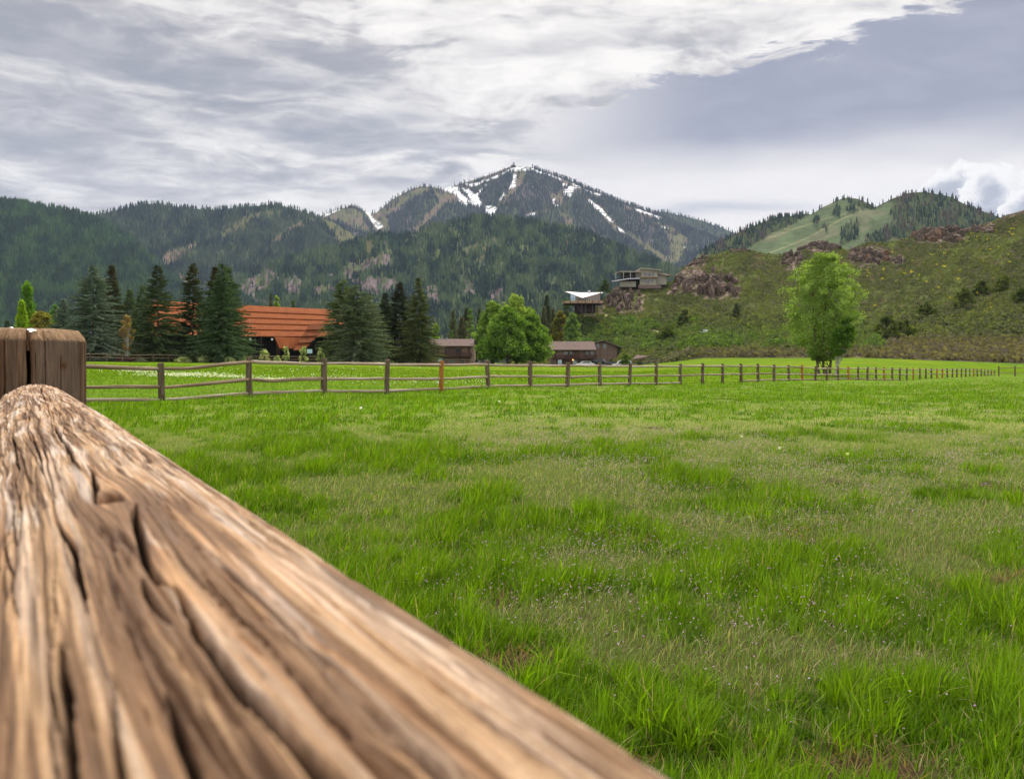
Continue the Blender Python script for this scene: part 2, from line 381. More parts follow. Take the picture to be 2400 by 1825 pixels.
def ground_sheet():
    th = np.concatenate([np.linspace(-0.72, 0.72, 420), np.linspace(0.72, 2 * pi - 0.72, 90)[1:-1]])
    r = np.concatenate([[0.02, .5, 1.0], np.geomspace(1.4, 210, 330), np.geomspace(225, 9000, 40)])
    TH, R = np.meshgrid(th, r, indexing='ij')
    X = np.sin(TH) * R; Y = np.cos(TH) * R
    Z = G(X, Y)
    n, k = X.shape
    lush, bare, nn = masks(X.ravel(), Y.ravel())
    i = np.arange(n)[:, None]; j = np.arange(k - 1)[None]
    a = (i * k + j); b = (((i + 1) % n) * k + j)
    Fq = np.stack([a, a + 1, b + 1, b], -1).reshape(-1, 4)[:, ::-1]
    px = (CX + F * X / np.maximum(Y, 1)).ravel(); Yr = Y.ravel(); Xr = X.ravel()
    beyond = ((Yr > np.minimum(fence_D(np.minimum(px, 2500)), 152) + .2) & (Yr > 10)).astype(float)
    Dm = interp(px, [(a_, b_) for a_, b_, c_ in FAR])
    out = smooth(Yr, Dm - 2, Dm + 2)
    # colours of what grows on the sheet (thatch and short sward between the blades)
    thatch = np.array([.06, .062, .018]); sward = np.array([.105, .195, .006]); pale = np.array([.18, .21, .05]); soil = np.array([.045, .028, .017])
    d = np.hypot(Xr, Yr)
    L = np.clip(lush, 0, 1)[:, None]
    c_far = pale * (1 - L) + sward * L
    c = thatch * (1 - smooth(d, 4, 22))[:, None] + c_far * smooth(d, 4, 22)[:, None]
    c = c * (1 - bare[:, None]) + soil * bare[:, None]
    mead = np.array([.105, .185, .002]) * (1 + (nn[:, None] - .5) * .35)
    yel = smooth(fbm(Xr / 9, Yr / 16, 61, 3), .5, .75)[:, None]; mead = mead * (1 - yel * .35) + np.array([.20, .235, .005]) * yel * .35
    near_b = smooth(Yr, 34, 60)[:, None]
    mead = mead * near_b + (sward * L + pale * (1 - L)) * (1 - near_b)
    c = c * (1 - beyond[:, None]) + mead * beyond[:, None]
    town = np.array([.07, .12, .025]) * (.8 + .5 * nn[:, None])
    c = c * (1 - out[:, None]) + town * out[:, None]
    V = np.stack([X, Y, Z], -1).reshape(-1, 3)
    V0 = len(V); V = np.vstack([V, [[0, 0, float(G(0, 0))]]]); c = np.vstack([c, c[:1]])
    tri = np.stack([np.full(n, V0), (np.arange(n)) * k, ((np.arange(n) + 1) % n) * k], -1)[:, ::-1]
    m, N, b_ = mat('ground_cover')
    tc = N.new('ShaderNodeNewGeometry').outputs['Position']
    n1 = N.noise(tc, 9.0, 6, 0.65); n2 = N.noise(tc, 0.8, 4, 0.6)
    cc = N.mix(1.0, N.attr('tint'), N.ramp(N.m('ADD', N.m('MULTIPLY', n1, .6), N.m('MULTIPLY', n2, .4)), [(0.3, (.62, .64, .6)), (0.7, (1.35, 1.32, 1.3))]), 'MULTIPLY')
    N.put(b_.inputs['Base Color'], cc); b_.inputs['Roughness'].default_value = 0.95; b_.inputs['Specular IOR Level'].default_value = 0.05
    bump(N, b_, n1, 0.6, 0.04)
    me = new_mesh('ground', V, [Fq, tri], m, c, True)
    tag(obj('ground', me), kind='structure')
ground_sheet()

# ------------------------------------------------------------------ blades
def blade_mesh(B, h, w, az, lean, bend, lv, col, tipc=None, twist=None):
    n = len(B); s = np.linspace(0, 1, lv + 1)
    dx, dy = np.cos(az), np.sin(az)
    if twist is None: twist = np.random.default_rng(n).uniform(-.9, .9, n)
    sx, sy = -np.sin(az + twist), np.cos(az + twist)
    V = np.zeros((n, 2 * lv + 1, 3), np.float32); C = np.zeros((n, 2 * lv + 1, 3), np.float32)
    if tipc is None: tipc = col
    for i, t in enumerate(s):
        off = h * (lean * t + bend * t * t)
        up = h * t * np.sqrt(np.maximum(0.15, 1 - (lean + bend * t) ** 2 * .55))
        cx = B[:, 0] + dx * off; cyy = B[:, 1] + dy * off; cz = B[:, 2] + up
        cc = col * (1 - t * t) + tipc * t * t
        if i < lv:
            ww = w * .5 * (1 - t ** 2.2) * (0.75 + .5 * min(1, t * 3))
            V[:, 2 * i] = np.stack([cx - sx * ww, cyy - sy * ww, cz], -1); V[:, 2 * i + 1] = np.stack([cx + sx * ww, cyy + sy * ww, cz], -1)
            C[:, 2 * i] = cc; C[:, 2 * i + 1] = cc
        else:
            V[:, 2 * i] = np.stack([cx, cyy, cz], -1); C[:, 2 * i] = cc
    fs = []
    for i in range(lv - 1):
        fs += [(2 * i, 2 * i + 1, 2 * i + 3), (2 * i, 2 * i + 3, 2 * i + 2)]
    fs.append((2 * lv - 2, 2 * lv - 1, 2 * lv))
    fs = np.array(fs)
    Fc = (fs[None] + (np.arange(n) * (2 * lv + 1))[:, None, None]).reshape(-1, 3)
    return V.reshape(-1, 3), Fc, C.reshape(-1, 3)
class Cloud:
    def __init__(s): s.V = []; s.F = []; s.C = []; s.n = 0
    def add(s, V, F_, C):
        if len(V) == 0: return
        s.V.append(V); s.F.append(F_ + s.n); s.C.append(C); s.n += len(V)
    def build(s, name, m, parent=None, smooth_=False, data_only=False):
        me = new_mesh(name, np.vstack(s.V), np.vstack(s.F), m, np.vstack(s.C), smooth_)
        return me if data_only else obj(name, me, parent)

def scatter(rg, n, d0, d1, p, half=0.86):
    """random spots with density falling as D**-p per square metre, over the field in front"""
    q = 2 - p; u = rg.random(n)
    D = (d0 ** q + (d1 ** q - d0 ** q) * u) ** (1 / q) if abs(q) > 1e-6 else d0 * (d1 / d0) ** u
    X = rg.uniform(-half, half, n) * (D + (2.0 if d0 < 2 else .6))
    return X, D
def behind_rail(X, Y):
    """True where the near rail and post hide the field even from a step aside"""
    return (CX + F * X / Y) < 300
def grass():
    rg = rng(5)
    # (a) the lush blades
    lush_c, fine_c, mead_c, flow_c = Cloud(), Cloud(), Cloud(), Cloud()
    for (n, d0, d1, p, lv, wk) in ((330000, 1.6, 6.5, 0.9, 3, 1.0), (240000, 6.5, 16, 1.5, 2, 1.6), (190000, 16, 60, 1.7, 2, 3.2), (60000, 45, 150, 2.0, 2, 7.0)):
        X, Y = scatter(rg, n, d0, d1, p, .74 if d0 > 1.7 else .8)
        px = CX + F * X / Y
        keep = (Y < fence_D(px) + 1.5) | (Y < 11)
        keep &= ~((px < -140) & (Y > 2))
        X, Y = X[keep], Y[keep]
        lush, bare, nn = masks(X, Y)
        keep = rg.random(len(X)) < np.clip((lush - .18) * 1.5, 0.05, 1) * (1 - bare)
        X, Y, lush, nn = X[keep], Y[keep], lush[keep], nn[keep]
        n_ = len(X)
        # a blade belongs to a tussock: pull it towards its centre and lean outwards
        cell = .12 if d0 < 6 else .22 if d0 < 16 else .5
        gx = np.floor(X / cell); gy = np.floor(Y / cell)
        cx = (gx + _h(gx, gy, 1)) * cell; cy_ = (gy + _h(gx, gy, 2)) * cell; hh = _h(gx, gy, 3)
        k = .28 * _h(gx, gy, 4)
        X2 = X + (cx - X) * k; Y2 = Y + (cy_ - Y) * k
        B = np.stack([X2, Y2, G(X2, Y2) - .01], -1)
        h = (0.035 + .115 * np.clip(lush, 0, 1.3) * (0.35 + 1.1 * hh ** 1.5)) * rg.uniform(.55, 1.25, n_)
        h = h * interp(Y, [(0, .72), (4.5, .82), (8, 1)])
        w = rg.uniform(.0024, .0062, n_) * wk * (.7 + .5 * np.clip(lush, 0, 1))
        wind = 0.25 + rg.normal(0, .85, n_)
        az = np.where(rg.random(n_) < .62, wind, rg.uniform(0, 2 * pi, n_))
        lean = rg.uniform(0, .42, n_); bend = rg.gamma(1.5, .14, n_)
        bigbend = rg.random(n_) < .08; bend = np.where(bigbend, bend + rg.uniform(.3, .8, n_), bend)
        tone = hh[:, None]
        c = np.array([.062, .142, .004]) * (1 - tone) + np.array([.195, .325, .008]) * tone
        c = c * rg.uniform(.5, 1.45, (n_, 1))
        blu = (rg.random(n_) < .10)[:, None]; c = np.where(blu, c * np.array([.9, .9, 5.0]), c)
        dry = (rg.random(n_) < .035)[:, None]; c = np.where(dry, np.array([.42, .36, .17]), c)
        tip = np.where(dry, c, c * .6 + np.array([.16, .26, .03]) * .4)
        lush_c.add(*blade_mesh(B, h, w, az, lean, np.clip(bend, 0, 1.2), lv, c, tip, rg.uniform(-.9, .9, n_)))
    # (b) fine pale grass with drooping heads
    for (n, d0, d1, p, lv, wk) in ((160000, 1.8, 6.5, 0.5, 2, 1.0), (190000, 6.5, 16, 1.4, 2, 1.6), (110000, 16, 60, 1.8, 2, 4.0)):
        X, Y = scatter(rg, n, d0, d1, p, .72); px = CX + F * X / Y
        keep = (Y < fence_D(px) + 1.0) | (Y < 11); keep &= ~((px < -140) & (Y > 2)); X, Y = X[keep], Y[keep]
        lush, bare, nn = masks(X, Y)
        keep = rg.random(len(X)) < np.clip(1.08 - lush * .95, .06, 1) * (1 - bare * .8)
        X, Y, lush = X[keep], Y[keep], lush[keep]; n_ = len(X)
        B = np.stack([X, Y, G(X, Y) - .01], -1)
        h = rg.uniform(.03, .095, n_) * (1 + .3 * lush); w = rg.uniform(.0014, .0032, n_) * wk
        az = rg.normal(.2, 1.2, n_)
        tone = rg.random((n_, 1))
        c = np.where(tone < .45, np.array([.13, .235, .018]), np.where(tone < .8, np.array([.26, .34, .07]), np.array([.50, .42, .26])))
        c = c * rg.uniform(.75, 1.25, (n_, 1))
        fine_c.add(*blade_mesh(B, h, w, az, rg.uniform(0, .5, n_), rg.uniform(0, .8, n_), lv, c, c * .8 + .08, rg.uniform(-.9, .9, n_)))
    # dead stalks lying over the bare spots
    X, Y = scatter(rg, 130000, 1.8, 7, .5, .6); lush, bare, nn = masks(X, Y)
    k = rg.random(len(X)) < np.clip(bare * 1.2 - .25, 0, 1) * .55 + .012; X, Y = X[k], Y[k]; n_ = len(X)
    B = np.stack([X, Y, G(X, Y) + rg.uniform(0, .015, n_)], -1); t = rg.random((n_, 1))
    c = np.array([.34, .23, .10]) * t + np.array([.16, .095, .045]) * (1 - t)
    fine_c.add(*blade_mesh(B, rg.uniform(.04, .13, n_), rg.uniform(.0018, .0042, n_), rg.uniform(0, 6.28, n_), rg.uniform(.9, 1.25, n_), rg.uniform(-.2, .3, n_), 2, c))
    # (c) meadow behind the fence
    X, Y = scatter(rg, 150000, 20, 110, 1.7, .74); px = CX + F * X / Y
    keep = (Y > fence_D(px) + .5) & (px > -200); X, Y = X[keep], Y[keep]; n_ = len(X)
    lush, bare, nn = masks(X, Y)
    B = np.stack([X, Y, G(X, Y) - .01], -1); h = rg.uniform(.05, .12, n_); w = rg.uniform(.012, .03, n_) * (Y / 35)
    far = smooth(Y, 32, 60)[:, None]
    c = np.array([.115, .205, .003]) * far + np.where(rg.random((n_, 1)) < .5, np.array([.11, .24, .02]), np.array([.21, .27, .06])) * (1 - far)
    c = c * rg.uniform(.7, 1.3, (n_, 1))
    mead_c.add(*blade_mesh(B, h, w, rg.uniform(0, 6.28, n_), rg.uniform(0, .5, n_), rg.uniform(0, .3, n_), 2, c))
    tag(lush_c.build('tall_grass', M_GRASS), 'lush green grass blades filling the field in front of the fence', 'grass', kind='stuff')
    tag(fine_c.build('pale_grass', M_GRASS), 'fine pale short grass with dry heads between the green tufts', 'grass', kind='stuff')
    tag(mead_c.build('meadow_grass', M_GRASS), 'bright yellow-green short meadow grass behind the rail fence', 'grass', kind='stuff')
    return rg
def blossoms(name, X, Y, hgt, size, col, col2, label, npet=4, stem=True, seed=1, round_=False):
    """small flowers: stem plus open petals around a centre"""
    rg = rng(seed); n = len(X); c = Cloud(); Z = G(X, Y)
    if stem:
        B = np.stack([X, Y, Z], -1)
        c.add(*blade_mesh(B, hgt, size * .16, rg.uniform(0, 6.28, n), rg.uniform(0, .15, n), np.zeros(n), 1, np.tile([.12, .2, .05], (n, 1))))
    top = np.stack([X, Y, Z + hgt * .98], -1)
    tilt = rg.uniform(-.6, .6, (n, 2)); a0 = rg.uniform(0, 6.28, n)
    mixc = rg.random((n, 1)); cc = np.array(col) * mixc + np.array(col2) * (1 - mixc)
    for k in range(npet):
        a = a0 + 2 * pi * k / npet
        up = (0.6 if round_ else .25) * (1 if not round_ else (1 if k % 2 else -.4))
        d = np.stack([np.cos(a), np.sin(a), tilt[:, 0] * np.cos(a) + tilt[:, 1] * np.sin(a) + up], -1)
        e = np.stack([-np.sin(a), np.cos(a), -tilt[:, 0] * np.sin(a) + tilt[:, 1] * np.cos(a)], -1)
        s = size[:, None] * .5
        V = np.stack([top, top + d * s * .7 + e * s * .45, top + d * s * 1.15, top + d * s * .7 - e * s * .45], 1).reshape(-1, 3)
        Fq = np.arange(n * 4).reshape(-1, 4); Ft = np.vstack([Fq[:, [0, 1, 2]], Fq[:, [0, 2, 3]]])
        c.add(V, Ft, np.repeat(cc, 4, 0))
    o = c.build(name, M_FLOWER); tag(o, label, 'flowers', kind='stuff'); return o
def flowers():
    rg = rng(77)
    X, Y = scatter(rg, 170000, 2.6, 26, 1.2, .66); px = CX + F * X / Y; py = HY + F * CZ / Y
    dens = smooth(fbm(X / 1.3, Y / 1.8, 91, 3), .42, .60) * interp(py, [(900, .0), (950, .5), (1100, .9), (1300, 1.0), (1420, .55), (1520, .10), (1825, .03)]) * smooth(px, 750, 1500) * .85 + \
        .8 * np.exp(-((px - 960) / 90) ** 2 - ((py - 1380) / 60) ** 2) + .6 * np.exp(-((px - 1250) / 90) ** 2 - ((py - 1020) / 30) ** 2)
    lush, bare, nn = masks(X, Y)
    keep = rg.random(len(X)) < dens * (1.1 - .8 * np.clip(lush, 0, 1)) * 1.0
    X, Y = X[keep], Y[keep]; n = len(X)
    blossoms('purple_flowers', X, Y, rg.uniform(.06, .13, n), rg.uniform(.005, .0085, n) * np.clip(Y / 7, 1, 1.6), (.56, .26, .52), (.68, .44, .64), 'tiny mauve wildflowers scattered through the pale grass', 4, True, 2)
    # white seed heads in the meadow behind the fence
    L = []
    for (a, r, wa, wr, k) in ((330, 869, 60, 6, 500), (430, 881, 90, 4, 800), (540, 886, 60, 3, 250), (640, 893, 60, 3, 300), (730, 889, 120, 8, 160), (950, 898, 160, 8, 120), (1100, 896, 110, 9, 80), (300, 868, 40, 7, 60), (700, 868, 300, 8, 60)):
        aa = rg.normal(a, wa * .6, k); rr = rg.normal(r, wr * .6, k); L.append(np.stack([aa, rr], -1))
    L = np.vstack(L)
    D = np.zeros(len(L)); lo = np.full(len(L), 26.0); hi = np.full(len(L), 128.0)
    for _ in range(24):      # where the ground meets that line of sight
        mid = (lo + hi) / 2; rr = HY + (CZ - G((L[:, 0] - CX) / F * mid, mid)) * F / mid
        lo = np.where(rr > L[:, 1], mid, lo); hi = np.where(rr > L[:, 1], hi, mid)
    D = (lo + hi) / 2; X = (L[:, 0] - CX) / F * D
    keep = D > fence_D(L[:, 0]) + .6; X, Y = X[keep], D[keep]; n = len(X)
    blossoms('white_flowers', X, Y, rg.uniform(.08, .16, n), rg.uniform(.045, .085, n) * (Y / 55), (.8, .8, .74), (.72, .72, .6), 'drift of white dandelion seed heads in the meadow beyond the fence', 5, True, 3, True)
    X, Y = scatter(rg, 3000, 38, 160, 1.6, .6); px = CX + F * X / Y
    keep = (Y > fence_D(px) + 4) & (rg.random(len(X)) < smooth(fbm(X / 12, Y / 22, 51, 2), .42, .6)) & (px > 520) & (px < 1500); X, Y = X[keep], Y[keep]; n = len(X)
    blossoms('yellow_flowers', X, Y, rg.uniform(.07, .13, n), rg.uniform(.04, .06, n) * (Y / 60), (.80, .62, .02), (.75, .55, .03), 'yellow dandelions dotted over the bright meadow beyond the fence', 5, True, 4)
    # single dandelion clocks in the near field
    for i, (a, r) in enumerate(((1738, 1034), (1827, 1065), (1986, 1081), (2085, 935), (1170, 945), (846, 963))):
        D = F * CZ / (r - HY + 12); X = np.array([(a - CX) / F * D]); Y = np.array([D])
        t = blossoms('dandelion_clock', X, Y, np.array([.17]), np.array([.045 if i < 3 else .06]), (.85, .85, .8), (.8, .8, .78), '', 14, True, 30 + i, True)
        del t['kind']
        tag(t, ['white dandelion seed head in the mid field, leftmost of the three close together', 'white dandelion seed head between two others in the mid field',
                'white dandelion seed head, rightmost and lowest of the three in the mid field', 'white seed head in the grass near the far end of the fence',
                'white seed head in the grass just before the middle of the fence', 'white seed head nearest the left part of the fence'][i], 'dandelion', 'dandelion seed heads standing in the field')
grass(); flowers()
# ------------------------------------------------------------------ the near rail and its post
RAX = np.array([0.032, 0.0, CZ - 0.1018]); RDIR = np.array([-0.5533, 1.0, 0.0]) / sqrt(1 + .5533 ** 2)   # axis of the top rail, from beneath the lens to the post
RS = np.cross(RDIR, (0, 0, 1.0))                       # sideways (to the right)
RR = 0.068; T_END = 1.478 / RDIR[1]
def pix_rail(px, py):
    """(t, phi) where the sight line of a photo pixel meets the rail; phi 0 on top, + to the right"""
    d = np.array([(px - CX) / F, 1.0, (HY - py) / F]); o = np.array([0, 0, CZ]) - RAX
    ds, dz = d @ RS, d[2]; os_, oz = o @ RS, o[2]
    a = ds * ds + dz * dz; b = 2 * (ds * os_ + dz * oz); c = os_ * os_ + oz * oz - RR * RR
    q = b * b - 4 * a * c
    k = (-b - sqrt(q)) / (2 * a) if q > 0 else -b / (2 * a)
    p = o + d * k
    return p @ RDIR, atan2(p @ RS, p[2])
def near_rail(parent):
    rg = rng(3)
    # finer steps close to the lens
    ts = [T_END]; t = T_END
    while t > -0.35:
        t -= 0.0048 * max(abs(t), 0.11) + 0.00015; ts.append(t)
    while t > -1.9: t -= .04; ts.append(t)
    ts = np.array(ts)
    ph = np.concatenate([np.linspace(-1.6, 1.75, 820), np.linspace(1.75, 2 * pi - 1.6, 60)[1:-1]])
    T, PH = np.meshgrid(ts, ph, indexing='ij')
    # knot: grain flows round it
    kt, kp = pix_rail(250, 1150)
    u, v = T, PH * RR
    kv = kp * RR
    r2 = ((u - kt) / .045) ** 2 + ((v - kv) / .010) ** 2
    warp = (v - kv) * .55 * np.exp(-r2) / (np.sqrt(r2) + .35)
    vg = v - warp + .006 * (fbm(u * 5, v * 20, 6, 2) - .5) + .0022 * (fbm(u * 16, v * 45, 7, 2) - .5)
    lum = (fbm(u * 3.0, PH * .8, 11, 2) - .5) * .004
    g1 = fbm(vg * 420, u * 11, 12, 3); g2 = fbm(vg * 1100, u * 30, 13, 3); g3 = fbm(vg * 160, u * 5, 14, 2)
    ridg = 1 - np.abs(2 * g1 - 1); ridg2 = 1 - np.abs(2 * fbm(vg * 210, u * 6, 19, 2) - 1)
    hgt = lum + (g3 - .5) * .0030 + (ridg - .6) * .0022 - smooth(ridg2, .82, .98) * .0020 + (g2 - .5) * .0016
    crack = np.zeros_like(T)
    def add_crack(pts, width, depth):
        nonlocal crack
        p = np.array(pts); o = np.argsort(p[:, 0]); p = p[o]
        uu = np.clip((T - p[0, 0]) / (p[-1, 0] - p[0, 0] + 1e-9), 0, 1)
        c = np.interp(T, p[:, 0], p[:, 1]) * RR
        c = c + (fbm(T * 26, T * 0 + len(pts), 17, 4) - .5) * min(width, .003) * .9
        prof = np.clip(np.sin(uu * pi), 0, 1) ** .45
        w = width * .30 * prof * (.75 + .5 * vn(T * 38, T * 0 + 3.3, 5)) + 1e-6
        ins = (T >= p[0, 0]) & (T <= p[-1, 0])
        d = np.abs(vg - c) / w
        cr = np.where(ins, np.clip(1 - d, 0, 1) ** .6, 0) * depth
        crack = np.maximum(crack, cr)
    C = lambda pix, w, d: add_crack([pix_rail(*q) for q in pix], w, d)
    C([(128, 985), (140, 1010), (165, 1050), (195, 1085)], .0036, .011)
    C([(98, 905), (104, 925), (110, 935)], .0040, .012)
    C([(216, 1070), (232, 1120), (240, 1150)], .0028, .010)
    C([(300, 1160), (315, 1220), (350, 1290), (400, 1350)], .0036, .013)
    C([(400, 1340), (450, 1430), (530, 1540), (640, 1680), (760, 1825)], .0040, .013)
    C([(560, 1560), (690, 1720), (800, 1825)], .0020, .006)
    C([(113, 1205), (140, 1260), (165, 1330), (178, 1380)], .0026, .010)
    C([(330, 1320), (370, 1400), (390, 1420)], .0022, .007)
    C([(92, 1480), (105, 1600), (120, 1720), (140, 1825)], .0030, .010)
    C([(350, 1560), (380, 1680), (410, 1825)], .0022, .007)
    C([(30, 1000), (25, 1060), (20, 1140)], .0024, .007)
    C([(70, 1000), (78, 1040), (92, 1100)], .0016, .005)
    C([(480, 1300), (560, 1400), (640, 1480)], .0016, .005)
    C([(330, 1040), (400, 1110), (450, 1170)], .0015, .005)
    C([(700, 1560), (860, 1700), (980, 1825)], .0018, .006)
    C([(900, 1640), (1060, 1760)], .0014, .005)
    for k in range(90):        # the many short checks
        t0 = rg.uniform(-.3, T_END) if k % 2 else rg.uniform(0.02, .5); p0 = rg.uniform(-1.5, 1.5); L = rg.uniform(.05, .34) * (.6 + min(1, abs(t0)))
        add_crack([(t0, p0), (t0 + L * .5, p0 + rg.normal(0, .03)), (t0 + L, p0 + rg.normal(0, .04))], rg.uniform(.0006, .0016), rg.uniform(.002, .005))
    knot = np.exp(-(((u - kt) / .009) ** 2 + ((v - kv) / .0038) ** 2) ** 2)
    bulge = np.exp(-(((u - kt) / .026) ** 2 + ((v - kv) / .009) ** 2))
    hgt = hgt + bulge * .004 - knot * .0100 - crack
    hgt = hgt - .0009 * smooth(fbm(vg * 900, u * 60, 18, 2), .60, .68) * np.clip(1.6 - abs(T), 0, 1)
    hgt = .0005 - .0012 * np.log1p(np.exp((.0005 - hgt) / .0012))
    R = RR * (1 - .035 * smooth(-np.abs(T), -.9, -.3)) + hgt
    R = R * (1 - .10 * smooth(T, T_END - .05, T_END + .02))
    pts = RAX + T[..., None] * RDIR + (R * np.sin(PH))[..., None] * RS + (R * np.cos(PH))[..., None] * np.array([0, 0, 1.0])
    n, k = T.shape
    i = np.arange(n - 1)[:, None]; j = np.arange(k)[None]
    a = i * k + j; b = i * k + (j + 1) % k
    Fq = np.stack([a, b, b + k, a + k], -1).reshape(-1, 4)
    # colours of the wood itself: bleached ridges, tan body, rusty and grey-brown stains, dark split hearts
    st = fbm(vg * 330, u * 8, 22, 3); st2 = fbm(vg * 150, u * 4.0, 23, 3); st3 = fbm(vg * 700, u * 18, 24, 2); st4 = fbm(u * 13, vg * 110, 28, 3)
    def lerp(A, B_, f): return A * (1 - f[..., None]) + np.array(B_) * f[..., None]
    c = np.ones(T.shape + (3,)) * np.array([.43, .27, .145])
    c = lerp(c, (.44, .25, .125), smooth(st2, .52, .68) * .8)
    c = lerp(c, (.58, .43, .31), smooth(st, .53, .66) * .85)
    c = lerp(c, (.66, .58, .50), smooth(st4, .60, .70) * smooth(st3, .45, .6) * .6)
    c = lerp(c, (.17, .090, .045), smooth(-st, -.47, -.38) * .85)
    c = lerp(c, (.17, .10, .055), smooth(-st3, -.44, -.35) * .40)
    c = lerp(c, (.10, .058, .034), smooth(-ridg, -.56, -.20) * .88)
    c = lerp(c, (.72, .64, .57), smooth(-ridg2, -.50, -.25) * .42)
    c = lerp(c, (.13, .072, .04), smooth(ridg2, .82, .96) * .60)
    c = lerp(c, (.15, .065, .02), np.clip(knot * 1.3, 0, 1))
    c = lerp(c, (.10, .06, .035), np.clip(crack / .004, 0, 1) * .95)
    m, N, bs = mat('rail_wood_close'); mat('post_wood_close')
    g = N.noise(N.new('ShaderNodeTexCoord').outputs['Object'], 900, 3, 0.6)
    N.put(bs.inputs['Base Color'], N.mix(1.0, N.attr('tint'), N.ramp(g, [(0.3, (.86, .86, .86)), (0.7, (1.1, 1.1, 1.1))]), 'MULTIPLY'))
    bs.inputs['Roughness'].default_value = 0.72; bs.inputs['Specular IOR Level'].default_value = 0.25
    gv = N.xyz(N.attr('grain_across', 'Fac'), N.attr('grain_along', 'Fac'), 0.0)
    fb = N.noise(N.map(gv, (1500, 26, 1)), 1.0, 4, 0.65); fb2 = N.noise(N.map(gv, (620, 9, 1)), 1.0, 3, 0.6)
    base = bs.inputs['Base Color'].links[0].from_socket
    dk = N.ramp(N.m('ADD', N.m('MULTIPLY', fb, .6), N.m('MULTIPLY', fb2, .4)), [(0.36, (.46, .42, .38)), (0.47, (.90, .89, .88)), (0.60, (1.22, 1.20, 1.18))])
    N.put(bs.inputs['Base Color'], N.mix(1.0, base, dk, 'MULTIPLY'))
    bump(N, bs, N.m('ADD', fb, fb2), 0.7, 0.0012)
    me = new_mesh('top_rail', pts - np.array(parent.location), Fq, m, c.reshape(-1, 3), True, attrs={'grain_across': vg, 'grain_along': u})
    o = obj('top_rail', me, parent); o['label'] = 'big split and cracked top rail with a knot'
    return o
def post_close():
    m = MATS['post_wood_close']; N = Nodes(m.node_tree); bs = m.node_tree.nodes['Principled BSDF']
    tc = N.new('ShaderNodeTexCoord').outputs['Object']
    f = N.noise(N.map(tc, (1, 1, .05)), 420, 5, 0.65); f2 = N.noise(N.map(tc, (1, 1, .12)), 90, 4, 0.6); sp = N.noise(tc, 700, 2, .5)
    dk = N.ramp(N.m('ADD', N.m('MULTIPLY', f, .5), N.m('ADD', N.m('MULTIPLY', f2, .35), N.m('MULTIPLY', sp, .15))), [(0.36, (.50, .47, .44)), (0.5, (.95, .94, .93)), (0.64, (1.3, 1.28, 1.25))])
    N.put(bs.inputs['Base Color'], N.mix(1.0, N.attr('tint'), dk, 'MULTIPLY')); bs.inputs['Roughness'].default_value = .85; bs.inputs['Specular IOR Level'].default_value = .15
    bump(N, bs, f, 0.6, 0.0015)
    return m
